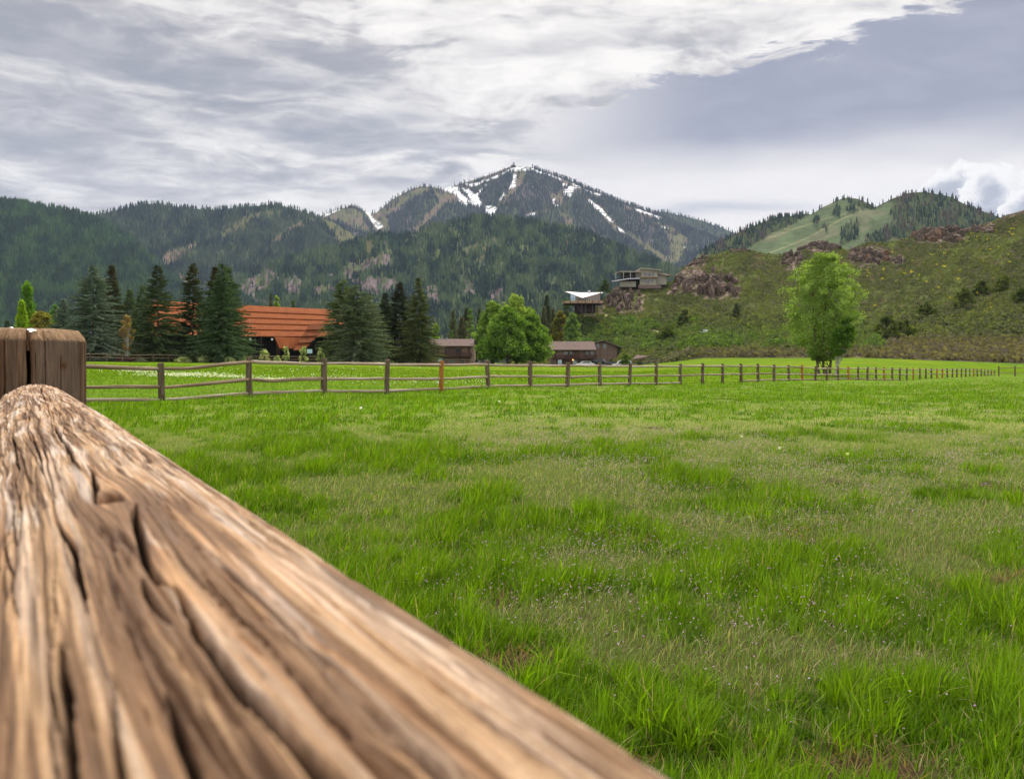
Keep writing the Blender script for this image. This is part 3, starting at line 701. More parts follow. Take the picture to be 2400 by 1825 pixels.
def near_post(parent, x, y):
    """thick round post with deep vertical splits and a bevelled top"""
    r0 = .098; top = CZ + (HY - 774) / F * y
    ph = np.linspace(0, 2 * pi, 640, endpoint=False); zs = np.concatenate([np.linspace(-.35, .8, 30), np.linspace(.802, top - .020, 150)])
    Z, PH = np.meshgrid(zs, ph, indexing='ij'); v = PH * r0
    vg = v + .004 * (fbm(v * 30, Z * 4, 51, 2) - .5)
    g = fbm(np.cos(PH) * 9 + vg * 60, Z * 5, 52, 3); g2 = fbm(vg * 380, Z * 14, 53, 3); g3 = fbm(vg * 150, Z * 2.2, 54, 2)
    crack = np.zeros_like(Z)
    a_cam = atan2(-y, -x)       # direction back to the lens
    def ck(off, w, d, z0=.2, z1=9):
        nonlocal crack
        c = (a_cam + off) % (2 * pi) * r0 + (fbm(Z * 2.6, Z * 0 + off * 31, 65, 2) - .5) * .014 + (fbm(Z * 9, Z * 0 + off * 7, 55, 3) - .5) * w * 1.2
        dd = np.abs(v - c) ; dd = np.minimum(dd, 2 * pi * r0 - dd)
        crack = np.maximum(crack, np.clip(1.6 - 1.6 * dd / (w * .55 * (.5 + .8 * vn(Z * 14, Z * 0 + off, 9))), 0, 1) * d * ((Z > z0) & (Z < z1)))
    ck(.035, .0100, .04); ck(.36, .0022, .007); ck(.60, .0026, .007, .9, 1.18); ck(1.0, .0024, .008); ck(.82, .0014, .006, 1.0); ck(.17, .0012, .005, 1.0, 1.2); ck(-.30, .0018, .010); ck(-.62, .0020, .01)
    ck(1.28, .0018, .008); ck(.48, .0010, .005, 1.08)
    for k in (2.0, 2.6, 3.3, 4.0, 4.6): ck(k, .003, .015)
    R = r0 + (g - .5) * .0025 + (g2 - .5) * .0020 + (g3 - .5) * .002 - crack
    V = np.stack([np.cos(PH) * R, np.sin(PH) * R, Z], -1)
    rows = [V]
    cap = [(.985, top - .0165), (.978, top - .015), (.88, top - .002), (.86, top - .001), (.72, top + .001), (.5, top + .0018), (.25, top + .002)]
    cph = ph; cr1 = crack[-1]
    for f, zz in cap:
        R1 = r0 * f; g4 = (fbm(np.cos(cph) * f * 8 + 5, np.sin(cph) * f * 60, 57, 3) - .5) * .004
        z_ = zz + g4 - .02 * np.clip(cr1 / .02, 0, 1)
        rows.append(np.stack([np.cos(cph) * R1 - np.cos(cph) * cr1 * .3, np.sin(cph) * R1 - np.sin(cph) * cr1 * .3, z_], -1)[None])
    A = np.concatenate(rows, 0); n, k = A.shape[:2]
    i = np.arange(n - 1)[:, None]; j = np.arange(k)[None]; a = i * k + j; b = i * k + (j + 1) % k
    Fq = np.stack([a, b, b + k, a + k], -1).reshape(-1, 4)
    V = A.reshape(-1, 3); ctr = len(V); V = np.vstack([V, [[0, 0, top + .002]]])
    tri = np.stack([(n - 1) * k + np.arange(k), (n - 1) * k + (np.arange(k) + 1) % k, np.full(k, ctr)], -1)
    def lerp(A_, B_, f): return A_ * (1 - f[..., None]) + np.array(B_) * f[..., None]
    c = np.ones(Z.shape + (3,)) * np.array([.125, .080, .048])
    c = lerp(c, (.19, .125, .08), smooth(g2, .45, .65) * .5)
    c = lerp(c, (.09, .045, .024), smooth(g3, .5, .66) * .7)
    c = lerp(c, (.165, .13, .10), smooth(fbm(vg * 25, Z * 1.6, 58, 2), .52, .66) * .5)
    c = lerp(c, (.03, .018, .012), np.clip(crack / .008, 0, 1) * .9)
    kn = np.exp(-((Z - (top - .062)) / .006) ** 2 - ((v - ((a_cam + .64) % (2 * pi)) * r0) / .006) ** 2)
    c = lerp(c, (.10, .035, .015), kn)
    capc = np.ones((len(cap), k, 3)) * np.array([.26, .165, .095]) * (.7 + .6 * vn(np.arange(k) / 4., np.arange(len(cap))[:, None] * 3, 4))[..., None]
    c = np.concatenate([c, capc], 0).reshape(-1, 3); c = np.vstack([c, [[.3, .2, .12]]])
    me = new_mesh('post', V, [Fq, tri], post_close(), c, True)
    o = obj('post', me, parent); o.location = (x - parent.location[0], y - parent.location[1], -parent.location[2]); o['label'] = 'dark cracked round post'
    # a white splash left by a bird on its bevelled top
    th = np.linspace(0, 2 * pi, 14, endpoint=False); rr = .006 * (1 + .5 * np.sin(3 * th + 1)) ; aa = a_cam + .11
    cen = np.array([cos(aa) * (r0 * .955), sin(aa) * (r0 * .955), top - .003])
    tg = np.array([-sin(aa), cos(aa), 0]); nn = np.array([cos(aa) * .3, sin(aa) * .3, 1]); up = np.cross(nn, tg); up /= np.linalg.norm(up)
    ring = [cen + (tg * cos(t) * r + up * sin(t) * r * 1.3) for t, r in zip(th, rr)]
    Vs = ring + [cen + nn * .0035]
    me = new_mesh('bird_dropping', Vs, np.array([(i, (i + 1) % 14, 14) for i in range(14)]), plain('white_dropping', (.8, .8, .78), .7, .1), smooth_=True)
    d = obj('bird_dropping', me, o)

# ------------------------------------------------------------------ pieces of the distant fences
def post_mesh(seed, m, hh=1.25, r=.098, k=18, nz=14):
    rg = rng(seed); zs = np.concatenate([[-.3], np.linspace(0, hh - .03, nz), [hh]])
    ph = np.linspace(0, 2 * pi, k, endpoint=False); V = []
    bx, by = rg.normal(0, .012, 2)
    for i, z in enumerate(zs):
        R = r * (1.04 - .05 * z) * (1 + .05 * (vn(np.cos(ph) * 2 + 3, np.sin(ph) * 2 + z * 1.4 + seed, 3) - .5) + .03 * (_h(np.arange(k), np.arange(k) * 0 + seed, 2) - .5))
        if z >= hh: R = R * .86
        V.append(np.stack([np.cos(ph) * R + bx * sin(z * 2), np.sin(ph) * R + by * sin(z * 2), ph * 0 + z + (.008 * np.cos(ph + seed) if z >= hh else 0)], -1))
    V = np.concatenate(V); n = len(zs)
    Fq = [(i * k + j, i * k + (j + 1) % k, (i + 1) * k + (j + 1) % k, (i + 1) * k + j) for i in range(n - 1) for j in range(k)]
    Fq.append(tuple((n - 1) * k + j for j in range(k)))
    return new_mesh('post', V, Fq, m, smooth_=False)
def rail_mesh(seed, m, r=.058, k=12, nx=18):
    """unit-length pole along +X, gently crooked, thinner at the ends"""
    rg = rng(seed); xs = np.linspace(0, 1, nx); ph = np.linspace(0, 2 * pi, k, endpoint=False); V = []
    a1, a2, a3 = rg.normal(0, .020, 3); p1, p2 = rg.uniform(0, 6, 2); tp = rg.uniform(-.18, .18)
    for x in xs:
        R = r * (1 + tp * (x - .5) * 2) * (1 - .30 * (1 - smooth(np.float64(x), 0, .06)) - .30 * smooth(np.float64(x), .94, 1)) * (1 + .10 * (vn(np.cos(ph) * 1.5 + 5, np.sin(ph) * 1.5 + x * 9 + seed * 3, 4) - .5))
        e = sin(pi * x)
        V.append(np.stack([ph * 0 + x, np.cos(ph) * R + e * (a1 * sin(5 * x + p1)), np.sin(ph) * R + e * (a2 * sin(6 * x + p2) - .012 + a3)], -1))
    V = np.concatenate(V)
    Fq = [(i * k + (j + 1) % k, i * k + j, (i + 1) * k + j, (i + 1) * k + (j + 1) % k) for i in range(nx - 1) for j in range(k)]
    Fq.append(tuple(range(k))); Fq.append(tuple((nx - 1) * k + j for j in reversed(range(k))))
    return new_mesh('rail', V, Fq, m, smooth_=True)
PM = [post_mesh(i, M_POST) for i in range(6)]; PMO = [post_mesh(10 + i, M_POSTO, 1.22, .09) for i in range(2)]
RM = [rail_mesh(20 + i, M_RAIL) for i in range(4)]; RMP = [rail_mesh(30 + i, M_RAILP) for i in range(5)]
def put_rail(parent, a, b, me, name='rail', r=1.0):
    a = np.array(a, float); b = np.array(b, float); d = b - a; L = np.linalg.norm(d)
    o = obj(name, me, parent); o.location = a - np.array(parent.location)
    o.rotation_euler = (0, -math.asin(d[2] / L), atan2(d[1], d[0])); o.scale = (L, r, r)
    return o
def far_rail_fence():
    pts = []
    for i in range(-3, 48):
        D = (11.55 + i) * 2.467; px = 2760 - 25117 / (11.55 + i)
        pts.append(((px - CX) / F * D, D))
    # measured post heads (photo rows)
    HEAD = [(300, 850), (379, 850), (585, 836), (753, 840), (899, 842), (1028, 845), (1141, 844), (1238, 847), (1321, 849), (1401, 849), (1472, 851), (1535, 851), (1592, 852), (1645, 851),
            (1693, 852), (1736, 852), (1778, 852), (1814, 854), (1849, 855), (1882, 855), (1910, 858), (2012, 859), (2055, 860), (2124, 862), (2220, 863), (2263, 863), (2300, 864), (2331, 867)]
    root = thing('rail_fence', 'long weathered wooden post and rail fence running across the whole field into the distance', 'fence', (pts[0][0], pts[0][1], 0))
    O = np.array(root.location); rg = rng(8)
    tops = []; info = []
    for i, (x, y) in enumerate(pts):
        idx = i - 3; px = CX + F * x / y
        top = CZ + (HY - float(interp(px, HEAD))) / F * y
        if idx <= -2: top = 1.30
        g = float(G(x, y)); orange = idx in (3, 17, 21, 25, 29, 33, 34, 41)
        me = PMO[i % 2] if orange else PM[(i * 5) % 6]
        h = top - g
        o = obj('post', me, root); o.location = (x - O[0], y - O[1], g - .02); hh = 1.22 if orange else 1.25
        o.scale = (1.0 * rg.uniform(.88, 1.1), 1.0 * rg.uniform(.88, 1.1), (h + .02) / hh); o.rotation_euler = (rg.normal(0, .02), rg.normal(0, .02), rg.uniform(0, 6))
        if orange: o['label'] = 'newer orange-brown post'
        tops.append(top)
    for i in range(len(pts) - 1):
        (x0, y0), (x1, y1) = pts[i], pts[i + 1]; idx = i - 3
        pale = idx > 0
        for j, dz in enumerate((.175, .70)):
            s = rg.random() < (.8 if pale else .25)
            me = (RMP if s else RM)[rg.integers(0, 4)]
            z0 = tops[i] - dz + rg.normal(0, .015); z1 = tops[i + 1] - dz + rg.normal(0, .015)
            if rg.random() < .5: put_rail(root, (x0, y0, z0), (x1, y1, z1), me, 'rail', rg.uniform(.85, 1.08))
            else: put_rail(root, (x1, y1, z1), (x0, y0, z0), me, 'rail', rg.uniform(.85, 1.08))
        if idx < 10 or 12 < idx < 27:      # the lowest pole lies in the grass
            zz = [float(G(x0, y0)) + .12, float(G(x1, y1)) + .12]
            put_rail(root, (x0, y0, zz[0]), (x1, y1, zz[1]), RMP[i % 4], 'ground_rail', .9)
    return pts[0]
def near_fence():
    px_, D = 57, 1.57
    p0 = np.array([(px_ - CX) / F * D, D])
    root = thing('near_fence', 'big cracked wooden rail and round post right in front of the camera', 'fence', (p0[0], p0[1], 0))
    near_rail(root); near_post(root, p0[0], p0[1])
    dv = RDIR[:2]
    # lower poles of the same span, and the next post behind the lens
    back = p0 - dv * 3.35
    o = obj('post', PM[1], root); o.location = (back[0] - p0[0], back[1] - p0[1], 0)
    for z in (.55, .12): put_rail(root, (back[0], back[1], z), (p0[0], p0[1], z), RM[1], 'rail')
    # the run goes on behind the post as far as the corner
    corner = np.array([(2760 - 25117 / 9.2 - CX) / F * 9.2 * 2.467, 9.2 * 2.467])
    L = np.linalg.norm(corner - p0); n = 7
    prev = p0
    for k in range(1, n + 1):
        q = p0 + (corner - p0) * k / n
        if k < n: o = obj('post', PM[k % 6], root); o.location = (q[0] - p0[0], q[1] - p0[1], float(G(q[0], q[1])) - .1)
        for z in (1.03, .55, .10): put_rail(root, (prev[0], prev[1], z), (q[0], q[1], z), RM[k % 4], 'rail')
        prev = q
near_fence(); far_rail_fence()
def side_fences():
    rg = rng(15)
    # paddock fence in front of the spruces
    root = thing('paddock_fence', 'dark three rail fence along the far left edge of the meadow below the spruces', 'fence', (-61.7, 131, 0))
    O = np.array(root.location); pts = []
    for i in range(-6, 36):
        k = i / 32; x = -61.7 + 52.05 * k; y = 131 + 64 * k - (10 * k * (1 - k)); pts.append((x, y, float(G(x, y))))
    for i, p in enumerate(pts):
        o = obj('post', PM[i % 6], root); o.location = np.array(p) - O - np.array((0, 0, .05)); o.scale = (.85, .85, 1.02)
    for a, b in zip(pts, pts[1:]):
        for z in (1.1, .62): put_rail(root, (a[0], a[1], a[2] + z), (b[0], b[1], b[2] + z), RM[rg.integers(0, 4)], 'rail', .9)
    # short fence at the far right end
    root = thing('end_fence', 'short piece of brown rail fence at the right edge past the long fence', 'fence', P(2341, 877, 140))
    O = np.array(root.location); pts = []
    for px, D in ((2341, 140), (2379, 138), (2418, 136), (2460, 134), (2500, 132)):
        x, y = (px - CX) / F * D, D; pts.append((x, y, CZ - (879 - HY) / F * D))
    for i, p in enumerate(pts):
        o = obj('post', PM[i % 6], root); o.location = np.array(p) - O; o.scale = (1, 1, 1.15)
    for a, b in zip(pts, pts[1:]):
        for z in (1.15, .35): put_rail(root, (a[0], a[1], a[2] + z), (b[0], b[1], b[2] + z), RM[1], 'rail', .9)
side_fences()
# ------------------------------------------------------------------ mountains: each is a depth map over the sight lines, real relief in it
class Ridge:
    def __init__(s, name, crest, base_y, d0, d1, relief, fold, seed, x0=-900, x1=3300, nu=620, nv=190, pw=1.0, jag=2.0):
        s.name, s.crest, s.base_y, s.d0, s.d1, s.relief, s.fold, s.seed, s.x0, s.x1, s.nu, s.nv, s.pw, s.jag = name, crest, base_y, d0, d1, relief, fold, seed, x0, x1, nu, nv, pw, jag
    def cy(s, px): return interp(px, s.crest) + (fbm(px / 26.0, px * 0, s.seed, 4) - .5) * s.jag * 2
    def by(s, px): return interp(px, s.base_y) if isinstance(s.base_y, list) else np.full(np.shape(px), float(s.base_y))
    def dd(s, v, px): return interp(px, v) if isinstance(v, list) else float(v)
    def depth(s, px, py):
        c = s.cy(px); b = s.by(px); t = np.clip((b - py) / np.maximum(b - c, 1), 0, 1)
        D0 = s.dd(s.d0, px); D1 = s.dd(s.d1, px)
        D = D0 + (D1 - D0) * t ** s.pw
        a = s.relief * (D1 - D0)
        # spurs and gullies run down the slope, slightly aslant
        q = px + (py - c) * s.fold[1]
        n = fbm(q / s.fold[0], py / (s.fold[0] * 2.6), s.seed + 7, 4, .55); n = 1 - np.abs(2 * n - 1)
        n2 = fbm(q / (s.fold[0] * .22), py / (s.fold[0] * .4), s.seed + 9, 3)
        D = D - a * ((n - .55) * .8 + (n2 - .5) * .22) * np.clip(np.sin(pi * np.clip(t, 0, 1) ** .8) * 1.3, 0, 1)
        return D, t
    def build(s, m, tintf, back=0.35):
        px = np.linspace(s.x0, s.x1, s.nu); v = np.concatenate([np.linspace(0, 1, s.nv)])
        PX, Vv = np.meshgrid(px, v, indexing='ij'); c = s.cy(PX); b = s.by(PX); PY = b + (c - b) * Vv
        D, t = s.depth(PX, PY)
        X = (PX - CX) / F * D; Z = CZ + (HY - PY) / F * D; Y = D
        # the far side falls away again
        r = [.004, .02, .06, .15, .3, .6, 1.0]; Dc = D[:, -1:]; k = np.array(r)[None]
        Db = Dc * (1 + back * k); Xb = (PX[:, -1:] - CX) / F * Db; Zb = Z[:, -1:] * (1 - k ** 1.3) + (-30) * k ** 1.3 - (Z[:, -1:] * .002)
        X = np.hstack([X, Xb]); Y = np.hstack([Y, Db]); Z = np.hstack([Z, Zb])
        # skirt at the foot
        X = np.hstack([X[:, :1], X]); Y = np.hstack([Y[:, :1], Y]); Z = np.hstack([Z[:, :1] - 25, Z])
        n, k_ = X.shape; i = np.arange(n - 1)[:, None]; j = np.arange(k_ - 1)[None]; a = i * k_ + j
        Fq = np.stack([a, a + k_, a + k_ + 1, a + 1], -1).reshape(-1, 4)
        tint = tintf(PX, PY, t)
        T = np.concatenate([tint[:, :1], tint, np.repeat(tint[:, -1:], len(r), 1)], 1).reshape(-1, 3)
        me = new_mesh(s.name, np.stack([X, Y, Z], -1), Fq, m, T, True)
        return tag(obj(s.name, me), kind='structure')
    def spots(s, rg, n, dens, x0=None, x1=None):
        """random places on the slope (photo column/row are only used to walk over the surface)"""
        px = rg.uniform(s.x0 if x0 is None else x0, s.x1 if x1 is None else x1, n)
        c = s.cy(px); b = s.by(px); py = c + (b - c) * rg.random(n)
        keep = rg.random(n) < dens(px, py); px, py = px[keep], py[keep]
        D, t = s.depth(px, py)
        return px, py, D
def rock_mat():
    m, N, b = mat('mountain_surface')
    tc = N.new('ShaderNodeNewGeometry').outputs['Position']
    n1 = N.noise(tc, 0.05, 6, 0.65); n2 = N.noise(N.map(tc, (1, 1, .35)), 0.012, 5, 0.6)
    cc = N.mix(1.0, N.attr('tint'), N.ramp(N.m('ADD', N.m('MULTIPLY', n1, .6), N.m('MULTIPLY', n2, .4)), [(0.3, (.62, .62, .62)), (0.7, (1.35, 1.35, 1.35))]), 'MULTIPLY')
    N.put(b.inputs['Base Color'], cc); b.inputs['Roughness'].default_value = 1.0; b.inputs['Specular IOR Level'].default_value = 0.0
    bump(N, b, n1, 0.6, 8.0)
    return m
M_MOUNT = rock_mat()
SNOWC = np.array([.86, .87, .90]); BROWN = np.array([.155, .115, .085]); MEAD = np.array([.13, .125, .060]); ROCKC = np.array([.115, .092, .090]); FLOOR = np.array([.055, .07, .035]); GREY = np.array([.15, .12, .12])

SNOW = [  # snow on the ski runs
    [(1026, 440), (1052, 434), (1068, 438), (1090, 462), (1112, 476), (1130, 486), (1120, 486), (1098, 476), (1080, 470), (1060, 452), (1040, 446)],
    [(1072, 464), (1100, 480), (1095, 484), (1070, 472)],
    [(1068, 436), (1100, 445), (1120, 462), (1133, 480), (1118, 484), (1100, 465), (1082, 446)],
    [(1080, 430), (1110, 430), (1150, 417), (1190, 402), (1188, 406), (1150, 423), (1105, 438)],
    [(1185, 402), (1200, 391), (1232, 390), (1262, 398), (1282, 410), (1260, 406), (1240, 400), (1215, 400), (1196, 404)],
    [(1203, 405), (1210, 412), (1207, 440), (1190, 446), (1200, 425)],
    [(1180, 452), (1185, 450), (1176, 470), (1168, 470)],
    [(1140, 483), (1165, 484), (1158, 510), (1146, 511), (1136, 500)],
    [(1115, 455), (1140, 430), (1142, 432), (1120, 458)],
    [(1275, 402), (1320, 420), (1318, 424), (1280, 409)], [(1340, 428), (1362, 438), (1350, 442)],
    [(1318, 430), (1332, 432), (1330, 438), (1320, 436)], [(1335, 434), (1354, 440), (1345, 450), (1335, 462), (1326, 458), (1320, 450)],
    [(1294, 468), (1300, 466), (1298, 478), (1312, 482), (1308, 488), (1296, 482)],
    [(1370, 466), (1385, 470), (1410, 490), (1430, 512), (1440, 525), (1424, 514), (1400, 494), (1385, 480)],
    [(1438, 524), (1462, 542), (1468, 548), (1450, 542)], [(1438, 536), (1452, 547), (1446, 544)],
    [(1370, 443), (1412, 456), (1410, 460), (1372, 448)], [(1488, 487), (1550, 510), (1545, 514), (1490, 493)], [(1550, 530), (1566, 535), (1562, 538)],
    [(852, 495), (868, 500), (872, 508), (895, 528), (897, 532), (886, 537), (874, 522), (866, 508)], [(872, 494), (884, 494), (882, 499), (874, 499)],
    [(756, 504), (790, 492), (797, 492), (762, 508)], [(1235, 505), (1255, 498), (1258, 502), (1236, 509)], [(876, 546), (896, 547), (890, 549)], [(1602, 580), (1610, 578), (1606, 582)]]
BARE = [  # brown or grassy cleared runs on the main mountain
    [(1010, 437), (1060, 450), (1090, 475), (1060, 480), (1045, 482), (1010, 515), (980, 548), (960, 545), (1000, 500), (1030, 478), (1020, 455)],
    [(895, 490), (930, 462), (985, 438), (1008, 438), (1005, 448), (960, 470), (940, 490), (910, 505), (915, 545), (880, 548), (866, 520), (850, 500)],
    [(740, 510), (800, 488), (850, 492), (855, 520), (870, 548), (830, 540), (800, 520), (760, 515)],
    [(1204, 402), (1234, 402), (1225, 430), (1205, 450), (1185, 475), (1160, 492), (1175, 465), (1200, 440)],
    [(1290, 462), (1320, 442), (1328, 455), (1312, 480), (1296, 474)], [(1310, 495), (1335, 505), (1350, 530), (1348, 550), (1335, 540)],
    [(1372, 466), (1400, 475), (1435, 515), (1470, 545), (1500, 560), (1545, 590), (1580, 612), (1560, 625), (1520, 590), (1480, 560), (1440, 540), (1405, 500)],
    [(1535, 520), (1580, 535), (1612, 560), (1600, 590), (1590, 620), (1560, 620), (1570, 580), (1560, 545)], [(1150, 390), (1205, 392), (1180, 402), (1120, 425), (1080, 432), (1110, 415)],
    [(1460, 480), (1560, 512), (1550, 518), (1460, 488)], [(1265, 398), (1370, 440), (1410, 455), (1408, 462), (1360, 446), (1270, 404)], [(1232, 506), (1290, 488), (1284, 495), (1236, 510)]]
MEADOW2 = [[(750, 512), (775, 515), (815, 540), (850, 562), (845, 575), (800, 590), (790, 560), (770, 535)],
    [(515, 558), (540, 528), (575, 505), (620, 498), (672, 492), (665, 500), (620, 508), (590, 515), (565, 540), (530, 556)]]
BROWN2 = [[(376, 615), (390, 592), (430, 580), (465, 572), (440, 590), (420, 612), (395, 622)], [(792, 560), (808, 590), (798, 600)], [(635, 565), (690, 525), (745, 512), (740, 518), (700, 530), (660, 560), (640, 572)], [(415, 628), (440, 665), (436, 668), (408, 630)]]
def masksum(px, py, polys, soft=3.0):
    m = np.zeros(px.shape)
    for p in polys: m = np.maximum(m, poly_mask(px, py, p, soft))
    return m
def mixc(c, col, m): return c * (1 - m[..., None]) + col * m[..., None]

R_FARB = Ridge('far_ridge', [(1300, 560), (1480, 500), (1560, 497), (1600, 505), (1650, 520), (1700, 537), (1760, 560), (1900, 600)], 700, 5200, 6200, .05, (60, .3), 31, 1200, 2000, 140, 50)
R_MAIN = Ridge('main_mountain', [(-900, 600), (500, 560), (700, 530), (740, 510), (770, 498), (800, 488), (830, 483), (850, 493), (868, 500), (890, 493), (920, 468), (955, 448), (985, 437), (1010, 438), (1040, 443), (1075, 432), (1105, 424), (1150, 409), (1180, 397), (1203, 389), (1235, 391), (1255, 394), (1290, 406), (1330, 420), (1370, 438), (1410, 454), (1450, 470), (1500, 487), (1550, 505), (1600, 528), (1650, 548), (1700, 570), (1760, 600), (1900, 660), (3300, 800)], 730, 3300, 5200, .16, (95, -.35), 41, 300, 2100, 640, 220, 1.0, 1.2)
R_MID = Ridge('ridge_with_runs', [(-900, 430), (-300, 470), (200, 510), (262, 497), (290, 488), (330, 480), (370, 478), (410, 484), (450, 490), (500, 492), (560, 487), (620, 480), (660, 482), (700, 493), (740, 508), (770, 515), (820, 545), (870, 580), (1000, 640), (1200, 720)], 790, 2300, 3600, .24, (110, .5), 51, -700, 1250, 460, 180, 1.0, 1.8)
R_LEFT = Ridge('left_forest_ridge', [(-900, 330), (-500, 400), (-200, 440), (0, 470), (60, 479), (130, 489), (180, 500), (240, 520), (300, 558), (350, 600), (400, 645), (450, 690), (520, 740), (700, 800)], 840, 1500, 2500, .30, (120, .75), 61, -900, 640, 380, 170, 1.0, 1.5)
R_FRONT = Ridge('front_forest_ridge', [(300, 760), (480, 690), (540, 655), (600, 635), (660, 612), (700, 600), (740, 590), (800, 575), (860, 558), (890, 548), (930, 556), (980, 545), (1010, 528), (1060, 524), (1110, 512), (1150, 510), (1200, 512), (1260, 522), (1330, 536), (1400, 556), (1470, 586), (1540, 612), (1600, 640), (1700, 700), (1900, 780)], 845, 1300, 2500, .19, (150, .2), 71, 200, 2000, 560, 200, 1.0, 3.0)
R_RIGHT = Ridge('right_grassy_hill', [(1550, 690), (1640, 592), (1690, 566), (1740, 540), (1790, 520), (1830, 508), (1860, 506), (1893, 500), (1900, 503), (1930, 485), (1960, 470), (1985, 463), (2010, 466), (2035, 476), (2052, 486), (2075, 474), (2095, 464), (2130, 452), (2160, 450), (2190, 454), (2230, 462), (2260, 478), (2300, 494), (2340, 508), (2400, 530), (2600, 590), (3300, 700)], 740, 900, 1700, .10, (190, .9), 81, 1500, 3000, 420, 130, 1.0, .8)

ROCKS4 = [[(800, 625), (850, 610), (890, 600), (915, 590), (920, 615), (905, 630), (870, 632), (840, 645), (815, 650)], [(560, 665), (600, 640), (640, 628), (650, 650), (630, 680), (590, 700), (565, 695)], [(668, 655), (690, 640), (710, 660), (700, 700), (672, 690)],
    [(800, 650), (850, 655), (900, 650), (930, 650), (935, 680), (880, 695), (830, 672)], [(765, 643), (785, 640), (782, 655), (766, 652)], [(735, 672), (790, 670), (785, 690), (740, 690)], [(1000, 670), (1020, 660), (1035, 690), (1025, 712), (1000, 700)],
    [(1085, 650), (1110, 655), (1115, 690), (1095, 700)], [(1140, 690), (1180, 670), (1185, 700), (1150, 710)], [(900, 560), (918, 600), (925, 615), (912, 605), (902, 580)], [(1050, 640), (1070, 635), (1072, 650)], [(590, 708), (640, 700), (630, 716), (600, 716)]]
MEAD4 = [[(1320, 552), (1350, 550), (1352, 572), (1330, 575)], [(1085, 590), (1140, 555), (1150, 550), (1120, 585), (1095, 605)], [(1135, 572), (1160, 560), (1130, 615), (1105, 625)], [(860, 560), (880, 565), (870, 600), (850, 595)]]
def t_forest(px, py, t):
    return np.ones(px.shape + (3,)) * FLOOR * (0.8 + .5 * fbm(px / 30, py / 30, 3, 3)[..., None])
def t_main(px, py, t):
    c = t_forest(px, py, t); c = mixc(c, GREY, smooth(fbm(px / 40, py / 50, 19, 3), .52, .62) * .6)
    b = masksum(px, py, BARE, 6) * (.55 + .45 * smooth(fbm(px / 5, py / 4, 39, 3), .35, .55)); g = smooth(fbm(px / 26, py / 12, 12, 3), .44, .58)
    c = mixc(c, BROWN, b * (1 - g)); c = mixc(c, MEAD, b * g)
    rag = np.clip(1.25 - 1.1 * smooth(fbm(px / 5.5, py / 1.6, 13, 2), .54, .64), 0, 1)
    return mixc(c, SNOWC, np.clip(masksum(px, py, SNOW, 2.0) * rag, 0, 1))
def t_mid(px, py, t):
    c = t_forest(px, py, t); q = (.6 + .4 * smooth(fbm(px / 6, py / 4, 38, 3), .35, .55)); c = mixc(c, MEAD * .92, masksum(px, py, MEADOW2, 7) * q); return mixc(c, BROWN * 1.15, masksum(px, py, BROWN2, 6) * q)
def t_front(px, py, t):
    c = t_forest(px, py, t) * 1.15
    c = mixc(c, np.array([.10, .12, .045]), smooth(fbm(px / 45, py / 35, 27, 3), .5, .62) * .8)
    c = mixc(c, MEAD * .75, masksum(px, py, MEAD4, 6) * .8)
    r = masksum(px, py, ROCKS4, 9); rr = fbm(px / 5, py / 11, 29, 4)
    rc = ROCKC * (.55 + .95 * smooth(rr, .3, .7)[..., None])
    return mixc(c, rc, np.clip(r * 1.1, 0, 1) * smooth(fbm(px / 9, py / 12, 28, 3), .34, .46))
WOOD5 = [[(1640, 590), (1700, 560), (1750, 535), (1800, 515), (1850, 503), (1895, 495), (1893, 506), (1850, 530), (1800, 552), (1760, 578), (1700, 605), (1640, 640)],
    [(1985, 460), (2012, 462), (2050, 484), (2052, 490), (2030, 492), (2010, 486), (1990, 478)], [(2055, 482), (2075, 470), (2068, 482)], [(1980, 488), (1998, 486), (2020, 492), (2000, 505), (1985, 500)],
    [(2080, 462), (2100, 450), (2170, 440), (2240, 450), (2300, 480), (2345, 500), (2370, 530), (2330, 560), (2230, 575), (2160, 572), (2100, 560), (2060, 575), (2020, 575), (2035, 550), (2070, 540), (2100, 520), (2085, 500), (2095, 480)],
    [(1968, 545), (1985, 525), (2015, 520), (2012, 560), (1970, 575)], [(1905, 515), (1920, 508), (1918, 540), (1906, 535)], [(1950, 505), (1960, 485), (1972, 490), (1966, 512)], [(1928, 528), (1940, 525), (1938, 545)]]
def t_right(px, py, t):
    w = masksum(px, py, WOOD5, 6)
    c = np.ones(px.shape + (3,)) * np.array([.095, .125, .065]) * (.8 + .4 * fbm(px / 40, py / 22, 5, 4)[..., None])
    c = mixc(c, np.array([.17, .155, .10]), smooth(fbm((px + py * 1.4) / 60, py / 20, 66, 3), .56, .70) * .5)
    # pale ribs running down the slope
    for a, b in (((2060, 478), (1790, 600)), ((1985, 500), (1700, 585))):
        k = (py - a[1]) / (b[1] - a[1]); x = a[0] + (b[0] - a[0]) * k
        c = mixc(c, np.array([.24, .24, .13]), np.exp(-((px - x - 8 * np.sin(py / 17)) / 4) ** 2) * ((k > 0) & (k < 1)) * .7)
    return mixc(c, FLOOR, w)
for R_, f_ in ((R_FARB, t_forest), (R_MAIN, t_main), (R_MID, t_mid), (R_LEFT, t_forest), (R_FRONT, t_front), (R_RIGHT, t_right)): R_.build(M_MOUNT, f_)

